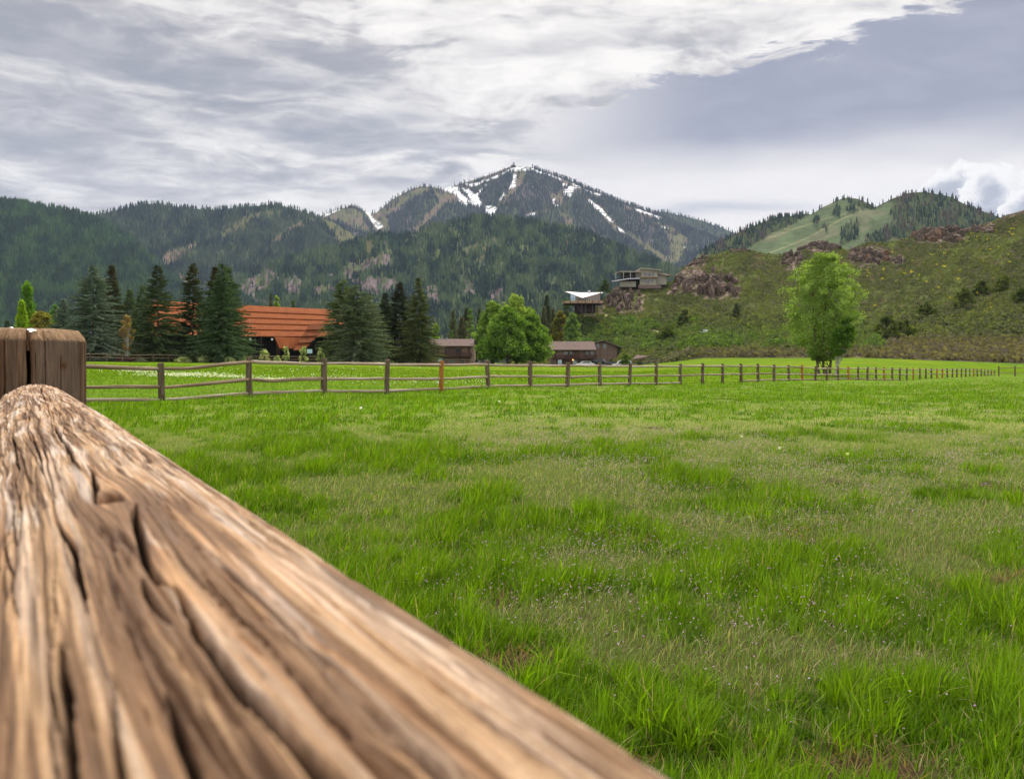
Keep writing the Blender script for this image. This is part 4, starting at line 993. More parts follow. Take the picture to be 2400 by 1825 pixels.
# the mountains' conifers: one mass per mountain
def conifer_mass(name, R_, px, py, D, rg, hgt, cols, label, slim=.19, base=None):
    n = len(px); X = (px - CX) / F * D; Z = CZ + (HY - py) / F * D; h = hgt * rg.uniform(.6, 1.25, n); r = h * slim * rg.uniform(.75, 1.3, n)
    k = 5; a0 = rg.uniform(0, 6.28, n)
    # ground position may float on folds, so trees start below the surface
    V = np.zeros((n, 2 * k + 2, 3), np.float32)
    for lv, (zb, zt, rr) in enumerate(((-.12, .62, 1.0), (.42, 1.0, .62))):
        for j in range(k):
            a = a0 + 2 * pi * j / k + lv * .6; q = r * rr * rg.uniform(.75, 1.2, n)
            V[:, lv * (k + 1) + j] = np.stack([X + np.cos(a) * q, D + np.sin(a) * q, Z + h * (zb + rg.uniform(-.05, .05, n))], -1)
        V[:, lv * (k + 1) + k] = np.stack([X + rg.normal(0, .02, n) * h, D, Z + h * zt], -1)
    fs = [(lv * (k + 1) + j, lv * (k + 1) + (j + 1) % k, lv * (k + 1) + k) for lv in range(2) for j in range(k)]
    Fc = (np.array(fs)[None] + (np.arange(n) * (2 * k + 2))[:, None, None]).reshape(-1, 3)
    pick = np.clip(fbm(px / 26, py / 22, 88, 3) * 1.9 - .42 + rg.normal(0, .14, n), 0, .999)  # low-frequency tone paints lit and shaded folds into the tree colours
    cols = np.array(cols); ci = (pick * len(cols)).astype(int); c = cols[ci] * rg.uniform(.65, 1.35, (n, 1))
    me = new_mesh(name, V.reshape(-1, 3), Fc, M_NEEDLE, np.repeat(c, 2 * k + 2, 0), False)
    return tag(obj(name, me), label, 'forest', kind='stuff')
DK = [(.022, .042, .034), (.028, .056, .040), (.038, .074, .044), (.062, .104, .050)]
def forests():
    rg = rng(9)
    def skyline(R_, x0, x1, n, hm, gate=None):
        px = rg.uniform(x0, x1, n)
        if gate is not None: px = px[gate(px)]
        c = R_.cy(px); py = c + rg.uniform(.3, 4, len(px)); D, t = R_.depth(px, py); return px, py, D
    # left ridge
    a = R_LEFT.spots(rg, 46000, lambda x, y: .96 - .25 * smooth(fbm(x / 30, y / 30, 44, 3), .55, .7), -350, 560)
    b = skyline(R_LEFT, -300, 330, 420, 1, lambda x: fbm(x / 9, x * 0, 4, 2) > .42)
    px, py, D = [np.concatenate(q) for q in zip(a, b)]
    conifer_mass('left_forest', R_LEFT, px, py, D, rg, 18 * D / 2000 * .62 + 3, [(.026, .052, .034), (.034, .072, .038), (.048, .096, .042), (.060, .115, .045)], 'dense dark green conifer forest covering the ridge at the left edge', .2)  # brighter palette paints this ridge as lit against the darker middle ridge
    # middle ridge with cleared runs
    dens = lambda x, y: (1 - masksum(x, y, MEADOW2 + BROWN2, 5) * (.985 - .25 * (fbm(x / 8, y / 8, 42, 3) > .60))) * (.85 - .5 * smooth(fbm(x / 24, y / 24, 45, 3), .52, .66))
    a = R_MID.spots(rg, 34000, dens, 150, 1000); b = skyline(R_MID, 200, 740, 300, 1, lambda x: fbm(x / 8, x * 0, 5, 2) > .44)
    px, py, D = [np.concatenate(q) for q in zip(a, b)]
    conifer_mass('middle_forest', R_MID, px, py, D, rg, 21 * D / 3000 * .8, [(.018, .036, .034), (.024, .048, .040), (.034, .064, .044), (.05, .08, .05), (.065, .095, .055)], 'mixed dark conifer woods around the bare runs of the middle ridge', .19)
    # main mountain
    dens = lambda x, y: (1 - masksum(x, y, BARE, 4) * (.975 - .3 * (fbm(x / 9, y / 9, 40, 3) > .60))) * (1 - masksum(x, y, SNOW, 2)) * (.95 - .55 * smooth(fbm(x / 20, y / 20, 46, 3), .50, .64))
    a = R_MAIN.spots(rg, 62000, dens, 700, 1780)
    b = skyline(R_MAIN, 1252, 1700, 420, 1); c2 = skyline(R_MAIN, 890, 1010, 40, 1, lambda x: fbm(x / 8, x * 0, 6, 2) > .45); c3 = skyline(R_MAIN, 700, 880, 26, 1)
    px, py, D = [np.concatenate(q) for q in zip(a, b, c2, c3)]
    conifer_mass('summit_forest', R_MAIN, px, py, D, rg, 20.0 * D / 4500, [(.022, .040, .042), (.028, .050, .050), (.044, .056, .058), (.07, .068, .078), (.036, .064, .048)], 'dark conifer stands between the snowy ski runs of the highest mountain', .17)  # blue of the distance haze also put into these tree colours
    a = R_FARB.spots(rg, 3500, lambda x, y: np.ones(x.shape) * .9, 1400, 1760); b = skyline(R_FARB, 1540, 1700, 90, 1)
    px, py, D = [np.concatenate(q) for q in zip(a, b)]
    conifer_mass('distant_forest', R_FARB, px, py, D, rg, 24, DK[:2], 'bluish conifer forest on the farthest low ridge right of the summit', .2)
    # front ridge
    dens = lambda x, y: (1 - masksum(x, y, ROCKS4, 6) * .93) * (1 - masksum(x, y, MEAD4, 4) * .8) * (.88 - .5 * smooth(fbm(x / 30, y / 30, 47, 3), .50, .62))
    a = R_FRONT.spots(rg, 56000, dens, 380, 1720); b = skyline(R_FRONT, 500, 1600, 260, 1)
    px, py, D = [np.concatenate(q) for q in zip(a, b)]
    conifer_mass('front_forest', R_FRONT, px, py, D, rg, 12.5 * D / 2000 + 1, DK + [(.07, .115, .05), (.10, .14, .065)], 'mixed forest over the broad dark ridge in front of the snowy mountain', .21)
    # right hill
    dens = lambda x, y: masksum(x, y, WOOD5, 3) * (.95 - .5 * smooth(fbm(x / 22, y / 22, 48, 3), .52, .66))
    a = R_RIGHT.spots(rg, 9000, dens, 1600, 2500); b = skyline(R_RIGHT, 2070, 2420, 150, 1, lambda x: fbm(x / 8, x * 0, 5, 2) > .40); c2 = skyline(R_RIGHT, 1650, 1895, 90, 1); c3 = skyline(R_RIGHT, 1905, 1990, 16, 1)
    px, py, D = [np.concatenate(q) for q in zip(a, b, c2, c3)]
    conifer_mass('right_forest', R_RIGHT, px, py, D, rg, 8.5 * D / 1500, [(.030, .052, .046), (.042, .07, .055), (.05, .08, .055), (.11, .085, .085)], 'dark conifers along the crest and right flank of the green hill', .22)
forests()

# ------------------------------------------------------------------ the near sagebrush hill
R_HILL = Ridge('sagebrush_hill', [(1150, 856), (1235, 842), (1275, 770), (1310, 742), (1345, 735), (1388, 728), (1404, 712), (1425, 694), (1438, 676), (1455, 667), (1500, 664), (1572, 662), (1590, 640), (1600, 628), (1615, 622), (1632, 610), (1655, 598), (1680, 594), (1705, 588), (1730, 582), (1770, 590), (1800, 596), (1830, 597), (1860, 592), (1885, 578), (1905, 570), (1930, 572), (1955, 576), (1985, 586), (2015, 575), (2040, 568), (2075, 570), (2110, 562), (2135, 556), (2170, 540), (2200, 532), (2230, 538), (2260, 538), (2290, 530), (2320, 520), (2350, 508), (2400, 492), (2520, 455), (2700, 420), (3300, 380)],
    [(1150, 858), (1300, 858), (1480, 858), (1560, 852), (1620, 842), (1660, 838), (2000, 838), (2300, 848), (2400, 852), (3300, 858)],
    [(1150, 300), (1400, 290), (1480, 225), (1600, 205), (1650, 192), (2000, 177), (2300, 167), (2400, 162), (3300, 150)],
    [(1150, 420), (1300, 345), (1400, 350), (1440, 390), (1570, 400), (1700, 430), (1900, 450), (2200, 440), (2400, 400), (2700, 350), (3300, 320)], .12, (170, .5), 91, 1150, 3100, 760, 300, .85, 1.0)
HROCK = [[(1600, 628), (1640, 600), (1665, 596), (1655, 620), (1650, 650), (1700, 665), (1740, 680), (1735, 700), (1680, 705), (1630, 690), (1560, 690), (1580, 660)], [(1850, 585), (1880, 590), (1875, 625), (1850, 632), (1830, 620)],
    [(1885, 575), (1910, 562), (1950, 572), (1960, 592), (1900, 592)], [(1990, 590), (2040, 575), (2080, 582), (2082, 610), (2055, 625), (2010, 628), (1990, 612)], [(2135, 560), (2180, 530), (2215, 530), (2262, 545), (2262, 562), (2200, 570), (2150, 566)],
    [(2265, 534), (2320, 518), (2335, 525), (2300, 542), (2275, 540)], [(2085, 600), (2120, 600), (2118, 618), (2090, 616)], [(1440, 672), (1470, 668), (1500, 680), (1520, 700), (1500, 735), (1450, 735), (1440, 700), (1405, 740), (1395, 715), (1420, 700)], [(1720, 578), (1755, 582), (1740, 592)], [(2340, 508), (2400, 490), (2400, 500), (2345, 518)]]
PATHS = [[(1408, 734), (1440, 743), (1500, 762), (1560, 781), (1560, 789), (1500, 771), (1440, 751), (1408, 741)], [(1370, 790), (1500, 792), (1520, 794), (1500, 796), (1370, 795)], [(1450, 668), (1560, 668), (1548, 673), (1455, 674)], [(1690, 782), (1830, 783), (1990, 782), (1990, 786), (1690, 786)]]
def hill_cover(px, py):
    rock = masksum(px, py, HROCK, 7); path = masksum(px, py, PATHS, 2.5)
    straw = smooth(py, 790, 815) * (1 - smooth(py, 870, 880)) * smooth(px, 1560, 1700) * .8
    straw = np.maximum(straw, smooth(py, 782, 812) * smooth(px, 1980, 2080))
    return rock, path, np.clip(straw, 0, 1)
def t_hill(px, py, t):
    rock, path, straw = hill_cover(px, py)
    c = np.ones(px.shape + (3,)) * np.array([.062, .066, .032]) * (.7 + .6 * fbm(px / 14, py / 9, 4, 4)[..., None])
    c = mixc(c, np.array([.12, .15, .04]), smooth(fbm((px + py) / 50, py / 30, 14, 3), .48, .64) * .7)
    c = mixc(c, np.array([.12, .085, .06]), smooth(fbm(px / 11, py / 7, 15, 4), .56, .68) * .6)
    c = mixc(c, np.array([.19, .155, .11]), straw * .8)
    rr = fbm(px / 6, py / 4, 16, 4); rc = np.array([.170, .130, .105]) * (.5 + smooth(rr, .3, .7)[..., None] * .95)
    c = mixc(c, rc, rock * smooth(fbm(px / 10, py / 7, 17, 3), .34, .45))
    return mixc(c, np.array([.27, .26, .15]), path)
def hill_build():
    m, N, b = mat('hillside')
    tc = N.new('ShaderNodeNewGeometry').outputs['Position']
    n1 = N.noise(tc, 0.9, 6, 0.68); n2 = N.noise(tc, 0.16, 4, 0.6)
    cc = N.mix(1.0, N.attr('tint'), N.ramp(N.m('ADD', N.m('MULTIPLY', n1, .65), N.m('MULTIPLY', n2, .35)), [(0.32, (.5, .5, .5)), (0.68, (1.5, 1.5, 1.5))]), 'MULTIPLY')
    N.put(b.inputs['Base Color'], cc); b.inputs['Roughness'].default_value = 1.0; b.inputs['Specular IOR Level'].default_value = 0.0
    bump(N, b, n1, 1.0, 0.9)
    R_HILL.build(m, t_hill, 0.6)
hill_build()
def on_hill(px, py):
    D, t = R_HILL.depth(np.array([float(px)]), np.array([float(py)])); return float(D[0])

def tuft_cloud(X, Y, Z, r, hgt, cols, rg, nleaf=12, leaf=.34, data=None):
    """dome-shaped bushes made of many small leaf faces"""
    n = len(X); c = data or Cloud()
    k = nleaf; a = rg.uniform(0, 6.28, (n, k)); q = rg.random((n, k)) ** .45; e = rg.uniform(0, 1, (n, k)) ** .8
    cx = X[:, None] + np.cos(a) * q * r[:, None] * np.sqrt(1 - e * e * .8); cy_ = Y[:, None] + np.sin(a) * q * r[:, None] * np.sqrt(1 - e * e * .8)
    cz = Z[:, None] + e * hgt[:, None]
    C0 = np.stack([cx, cy_, cz], -1).reshape(-1, 3); N_ = len(C0)
    s = (np.repeat(r, k) * leaf * rg.uniform(.6, 1.4, N_))[:, None]
    d1 = rg.normal(0, 1, (N_, 3)); d1 /= np.linalg.norm(d1, axis=1)[:, None]; d1[:, 2] = np.abs(d1[:, 2]) * .8 + .15
    d2 = rg.normal(0, 1, (N_, 3)); d2 = np.cross(d1, d2); d2 /= np.linalg.norm(d2, axis=1)[:, None]
    V = np.stack([C0 - d2 * s * .6, C0 + d1 * s, C0 + d2 * s * .6, C0 - d1 * s * .45], 1).reshape(-1, 3)
    Fq = np.arange(N_ * 4).reshape(-1, 4); Ft = np.vstack([Fq[:, [0, 1, 2]], Fq[:, [0, 2, 3]]])
    cc = np.repeat(cols, k, 0) * rg.uniform(.7, 1.3, (N_, 1))
    c.add(V, Ft, np.repeat(cc, 4, 0)); return c
def sagebrush():
    rg = rng(12)
    def dens(x, y):
        rock, path, straw = hill_cover(x, y); return (1 - rock * .82) * (1 - path) * (.35 + .65 * smooth(fbm(x / 14, y / 9, 15, 3), .36, .56))
    px, py, D = R_HILL.spots(rg, 62000, dens, 1200, 2700)
    rock, path, straw = hill_cover(px, py); n = len(px)
    X = (px - CX) / F * D; Z = CZ + (HY - py) / F * D
    yel = smooth(fbm((px + py) / 45, py / 28, 14, 3) + .0, .45, .62) * (1 - straw); r01 = rg.random(n)
    c = np.array([.122, .132, .085]) * np.ones((n, 1))
    c = np.where((r01 < .30)[:, None], np.array([.14, .145, .10]), c); c = np.where((r01 > .72)[:, None], np.array([.068, .085, .042]), c)
    c = c * (1 - yel[:, None] * .6) + np.array([.155, .175, .070]) * yel[:, None] * .6
    c = c * (1 - straw[:, None] * .75) + np.array([.17, .135, .115]) * straw[:, None] * .75
    lowg = (smooth(py, 745, 790) * (1 - smooth(py, 815, 835)) * (px < 2080))[:, None]; c = c * (1 - lowg * .5) + np.array([.105, .165, .05]) * lowg * .5
    fl = (rg.random(n) < .016 * smooth(px, 1700, 2100) * smooth(-py, -760, -640))[:, None]; c = np.where(fl, np.array([.62, .52, .03]), c)
    r = rg.uniform(.35, .95, n) * (1 + .5 * (py > 740)); 
    tag(tuft_cloud(X, D, Z - .1, r, r * 1.0, c, rg, 10, .42).build('sagebrush', M_LEAF), 'grey-green and yellow-green sagebrush covering the hillside on the right', 'shrubs', kind='stuff')
    # taller thicket along the foot of the hill
    px = rg.uniform(1370, 2060, 8000); py = rg.uniform(752, 832, 8000)
    dn = smooth(fbm(px / 26, py / 12, 71, 3), .44, .60) * (py < 826) * np.where(px > 1640, (py > 795) * 1.0 * (py < 822), 1.0)
    k = rg.random(8000) < dn * .6; px, py = px[k], py[k]; D, t = R_HILL.depth(px, py); n = len(px)
    X = (px - CX) / F * D; Z = CZ + (HY - py) / F * D; r = rg.uniform(.8, 2.1, n)
    tone = rg.random((n, 1)); c = np.array([.075, .125, .035]) * tone + np.array([.155, .225, .075]) * (1 - tone)
    tag(tuft_cloud(X, D, Z - .2, r, r * 1.25, c, rg, 42, .20).build('thicket', M_LEAF), 'green leafy thicket along the foot of the hill behind the meadow', 'shrubs', kind='stuff')
sagebrush()
def hill_rocks():
    m = plain('outcrop_stone', (.175, .125, .10), .95, .5, 1.3, .1, bmp=.9)
    RK = [('jagged brown outcrop on the skyline at the left shoulder of the hill', 1632, 612, 50, 22), ('low reddish outcrop on the skyline above the long bare rock face', 1733, 588, 44, 12),
        ('reddish rocky knob on the skyline left of the tall round tree', 1920, 578, 90, 24), ('dark rock pile below the skyline knob, just left of the tall tree top', 1858, 612, 50, 36), ('big dark outcrop with overhanging ledges right of the tall tree top', 2030, 604, 92, 40),
        ('largest craggy outcrop standing on the skyline, orange at its left end', 2195, 556, 118, 44), ('long low outcrop on the skyline nearest the right edge', 2296, 540, 70, 20), ('grey-brown cliff under the flat roofed house', 1462, 712, 74, 60),
        ('broad pinkish-brown rock face on the left flank of the hill', 1655, 675, 150, 70), ('small pinkish boulder right of the big dark outcrop', 2102, 614, 36, 22)]
    for q, (lab, x, y, w, h) in enumerate(RK):
        rg = rng(200 + q); D = on_hill(x, y) ; s = D / F; W, H = w * s, h * s; mb = Cloud()
        nb = int(10 + w / 4)
        for b in range(nb):
            u = rg.uniform(-.5, .5); hh = H * (1 - 1.5 * u * u) * rg.uniform(.35, 1.0); rx, ry, rz = W / nb * rg.uniform(1.2, 2.6), W * .10 * rg.uniform(.7, 1.4) + .8, hh * .55
            dirs = rg.normal(0, 1, (46, 3)); dirs /= np.linalg.norm(dirs, axis=1)[:, None]
            pts = np.sign(dirs) * np.abs(dirs) ** .65 * rg.uniform(.8, 1.12, (46, 1)) * [rx, ry, rz]
            a = rg.uniform(.1, .7); pts[:, 2] += pts[:, 0] * a * .5
            import bmesh
            bm = bmesh.new()
            for p in pts: bm.verts.new(p)
            bmesh.ops.convex_hull(bm, input=bm.verts)
            bmesh.ops.triangulate(bm, faces=bm.faces)
            bmesh.ops.delete(bm, geom=[v for v in bm.verts if not v.link_faces], context='VERTS')
            bm.verts.index_update(); V = np.array([v.co[:] for v in bm.verts]); Fc = np.array([[v.index for v in f.verts] for f in bm.faces]); bm.free()
            # each block sits on the slope under its own place
            bx = x + u * w; by_ = y + rg.uniform(-.45, .35) * h * .8
            by_ = max(by_, float(R_HILL.cy(np.array([bx]))[0]) + 1)
            Db = on_hill(bx, by_); cx, cyy, cz = P(bx, by_, Db)
            warm = rg.random() < .2; c = np.array([.21, .13, .085]) if (warm and q in (5, 4)) else np.array([.175, .132, .105]) * rg.uniform(.7, 1.3)
            mb.add(V + [cx, cyy, cz - rz * .15], Fc, np.tile(c, (len(V), 1)))
        o = mb.build('rock_outcrop', MATS.get('rock_tint') or rock_tint()); tag(o, lab, 'rocks', 'rock outcrops on the hill')
def rock_tint():
    m, N, b = mat('rock_tint')
    tc = N.new('ShaderNodeNewGeometry').outputs['Position']
    n1 = N.noise(tc, 1.2, 7, 0.7); v = N.new('ShaderNodeTexVoronoi'); v.feature = 'DISTANCE_TO_EDGE'; v.inputs['Scale'].default_value = .55; N.put(v.inputs['Vector'], N.map(tc, (1, 1, 1.6), rot=(.3, .5, 0)))
    cr = N.ss(v.outputs[0], 0.0, 0.07)
    cc = N.mix(1.0, N.attr('tint'), N.ramp(n1, [(0.3, (.45, .45, .45)), (0.7, (1.5, 1.5, 1.5))]), 'MULTIPLY')
    N.put(b.inputs['Base Color'], N.mix(cr, (.05, .035, .03), cc)); b.inputs['Roughness'].default_value = 1.0; b.inputs['Specular IOR Level'].default_value = .1
    bump(N, b, N.m('ADD', n1, N.m('MULTIPLY', cr, .5)), 1.0, 0.8)
    return m
hill_rocks()
# ------------------------------------------------------------------ trees
M_BARK = plain('bark', (.14, .105, .08), .95, .4, 4, .1, stretch=(1, 1, .2), bmp=.6)
M_PALEBARK = plain('pale_bark', (.34, .32, .27), .9, .35, 5, .1, stretch=(1, 1, .3), bmp=.4)
def limb(mb, a, b, r0, r1, k=7): mb.tube(a, b, r0, r1, k)
def ground_at(px, D): x = (px - CX) / F * D; return x, D, float(G(x, D))
def spruce(px, D, top, w_px, col, seed, label, base=None, sparse=1.0, tipcol=None, group='spruces in front of the red roofed hall', pw=.92, name='spruce_tree', cat='spruce tree', full=.80):
    x, y, g = ground_at(px, D)
    if base is not None: g = CZ + (HY - base) / F * D
    h = CZ + (HY - top) / F * D - g; W = w_px / F * D * .5 * 1.42
    rg = rng(seed); root = thing(name, label, cat, (x, y, g), 0, group); col = tuple(v * q for v, q in zip(col, (2.9, 2.4, 2.1)))
    mb = MB(); limb(mb, (0, 0, -.3), (0, 0, h * .5), .022 * h * .7, .012 * h * .6, 9); limb(mb, (0, 0, h * .5), (0, 0, h * .98), .012 * h * .6, .02, 7)
    mb.build('trunk', M_BARK, root)
    lv = int(h * 3.1); cl = Cloud(); SP = []
    z = np.sort(np.concatenate([np.linspace(.05, .985, lv)])) 
    A, Zb, Lb, Dr = [], [], [], []
    lump = rg.uniform(.80, 1.16, 12)
    for zz in z:
        nb = int(rg.integers(8, 12) * sparse) if zz < .85 else 6
        prof = W * min(1, ((1 - zz) / full)) ** pw * (1.0 if zz > .10 else .90 + zz)
        a = rg.uniform(0, 6.28, nb); ll = prof * rg.uniform(.62, 1.13, nb)
        ll = ll * lump[((a / 6.28 * 12).astype(int)) % 12] ** .7 * (1 + .10 * sin(zz * 23 + seed))
        A.append(a); Zb.append(np.full(nb, zz * h) + rg.normal(0, .08, nb)); Lb.append(np.maximum(ll, .18)); Dr.append(np.full(nb, .30 - .55 * (zz - .15)) + rg.normal(0, .10, nb))
    A, Zb, Lb, Dr = map(np.concatenate, (A, Zb, Lb, Dr))
    # sprays along every branch; branches droop then turn up at the tip
    step = .17 if D < 200 else .30
    ns = np.maximum(3, (Lb / step).astype(int)); tot = ns.sum(); bi = np.repeat(np.arange(len(A)), ns)
    k = np.arange(tot) - np.repeat(np.cumsum(ns) - ns, ns); s = (k + .6) / ns[bi]; s = np.clip(s + rg.normal(0, .04, tot), .05, 1.04)
    keep = s > .16; bi, s = bi[keep], s[keep]; tot = len(s)
    r = Lb[bi] * s; ca, sa = np.cos(A[bi]), np.sin(A[bi])
    zc = Zb[bi] - Dr[bi] * r + .20 * Dr[bi] * r * s * s
    C0 = np.stack([ca * r, sa * r, zc], -1)
    for side in (-1, 0, 1):
        da = A[bi] + side * rg.uniform(.5, 1.05, tot); ln = (.20 + .30 * (1 - s)) * rg.uniform(.7, 1.3, tot) * (1.15 if side == 0 else 1) * min(1.4, max(.7, W / 2.2)) * (step / .17) ** .5
        d = np.stack([np.cos(da), np.sin(da), -.30 + .45 * s + rg.normal(0, .16, tot)], -1)
        u = np.stack([-np.sin(da), np.cos(da), rg.normal(0, .5, tot)], -1); w = ln * .26
        V = np.stack([C0 - u * w[:, None] * .5, C0 + d * ln[:, None], C0 + u * w[:, None] * .5, C0 + d * ln[:, None] * .45 + np.array([0, 0, -1]) * w[:, None] * .9], 1).reshape(-1, 3)
        Fq = np.arange(tot * 4).reshape(-1, 4); Ft = np.vstack([Fq[:, [0, 1, 2]], Fq[:, [0, 1, 3]]])
        c = np.array(col) * rg.uniform(.6, 1.45, (tot, 1)) * (0.8 + .4 * (A[bi] * 0 + _h(bi, bi * 0, seed)))[:, None]
        if tipcol is not None:
            tt = smooth(C0[:, 2] / h, .62, .95)[:, None]; c = c * (1 - tt * .7) + np.array(tipcol) * tt * .7
        if side == 0: c = c * 1.15
        cl.add(V, Ft, np.repeat(c, 4, 0))
    cl.build('crown', M_NEEDLE, root)
    return root
def broadleaf(px, D, top, w_px, col, col2, seed, label, base=None, nclump=70, leaf=.22, per=170, egg=.45, group='leafy trees of the village', crown_from=.12, name='leafy_tree', cat='tree', lean=0.0, bark=None, stems=1, dens=1.0, up=.0, spread=.25):
    x, y, g = ground_at(px, D)
    if base is not None: g = CZ + (HY - base) / F * D
    h = CZ + (HY - top) / F * D - g; W = w_px / F * D * .5; rg = rng(seed)
    root = thing(name, label, cat, (x, y, g), 0, group); mb = MB(); cl = Cloud()
    # the outline of the crown: radius against height
    def prof(t): return W * np.clip(np.sin(pi * np.clip(t, 0, 1) ** egg), 0, 1) ** .5
    nclump = int(nclump * 1.7); per = int(per * .5); leaf = leaf * 1.25; cen = []
    for i in range(nclump):
        t = rg.uniform(.02, .97); a = rg.uniform(0, 6.28); q = rg.random() ** .42
        R = prof(np.float64(t)) * rg.uniform(.72, 1.08); z = h * (crown_from + (1 - crown_from) * t)
        cr = W * spread * rg.uniform(.6, 1.25) * (.55 + .45 * R / W)
        rad = max(0, R - cr * .55) * q
        cen.append((cos(a) * rad + lean * z, sin(a) * rad, min(z, h - cr * .6), cr))
    cen = np.array(cen)
    for st in range(stems):
        off = (st - (stems - 1) / 2) * .045 * h; r0 = .020 * h / sqrt(stems)
        p = np.array([off, 0, -.2]); ppts = [p.copy()]
        for k in range(5):
            p = p + np.array([rg.normal(0, .012 * h) + lean * h * .16 + off * .12, rg.normal(0, .012 * h), h * .16]); ppts.append(p.copy())
        for k in range(5): limb(mb, ppts[k], ppts[k + 1], r0 * (1 - k * .17), r0 * (1 - (k + 1) * .17), 8)
        for i in range(st, min(len(cen), 34), stems):
            c = cen[i]; k = int(np.clip(c[2] / h * 5 - 1.2, 0, 4)); a = ppts[k] + (ppts[k + 1] - ppts[k]) * rg.random()
            mid = (a + c[:3]) / 2 + np.array([0, 0, -.03 * h]); limb(mb, a, mid, r0 * .34, r0 * .2, 5); limb(mb, mid, c[:3], r0 * .2, r0 * .05, 5)
    mb.build('trunk', bark or M_BARK, root)
    n = int(nclump * per * dens); ci = rg.integers(0, nclump, n)
    d = rg.normal(0, 1, (n, 3)); d /= np.linalg.norm(d, axis=1)[:, None]; q = rg.random(n) ** .5
    C0 = cen[ci, :3] + d * (q * cen[ci, 3])[:, None] * np.array([1, 1, .85 + up])
    C0[:, 2] = np.maximum(C0[:, 2], h * .03 + .1)
    s = leaf * rg.uniform(.6, 1.35, n)[:, None]
    d1 = rg.normal(0, 1, (n, 3)) + np.array([0, 0, .3]); d1 /= np.linalg.norm(d1, axis=1)[:, None]
    d2 = np.cross(d1, rg.normal(0, 1, (n, 3))); d2 /= np.linalg.norm(d2, axis=1)[:, None]
    V = np.stack([C0 - d2 * s * .42, C0 + d1 * s * .6, C0 + d2 * s * .42, C0 - d1 * s * .6], 1).reshape(-1, 3)
    Fq = np.arange(n * 4).reshape(-1, 4)
    tone = np.clip(.5 + rg.normal(0, .45, nclump)[ci] + rg.normal(0, .30, n), -.25, 1.25)[:, None]
    c = (np.array(col) * (1 - tone) + np.array(col2) * tone) * rg.uniform(.75, 1.25, (n, 1))
    cl.add(V, Fq, np.repeat(c, 4, 0)); cl.build('crown', M_LEAF, root)
    return root
BG = (.058, .088, .072); DG = (.036, .060, .028); BRN = (.085, .060, .030); OL = (.055, .080, .032)
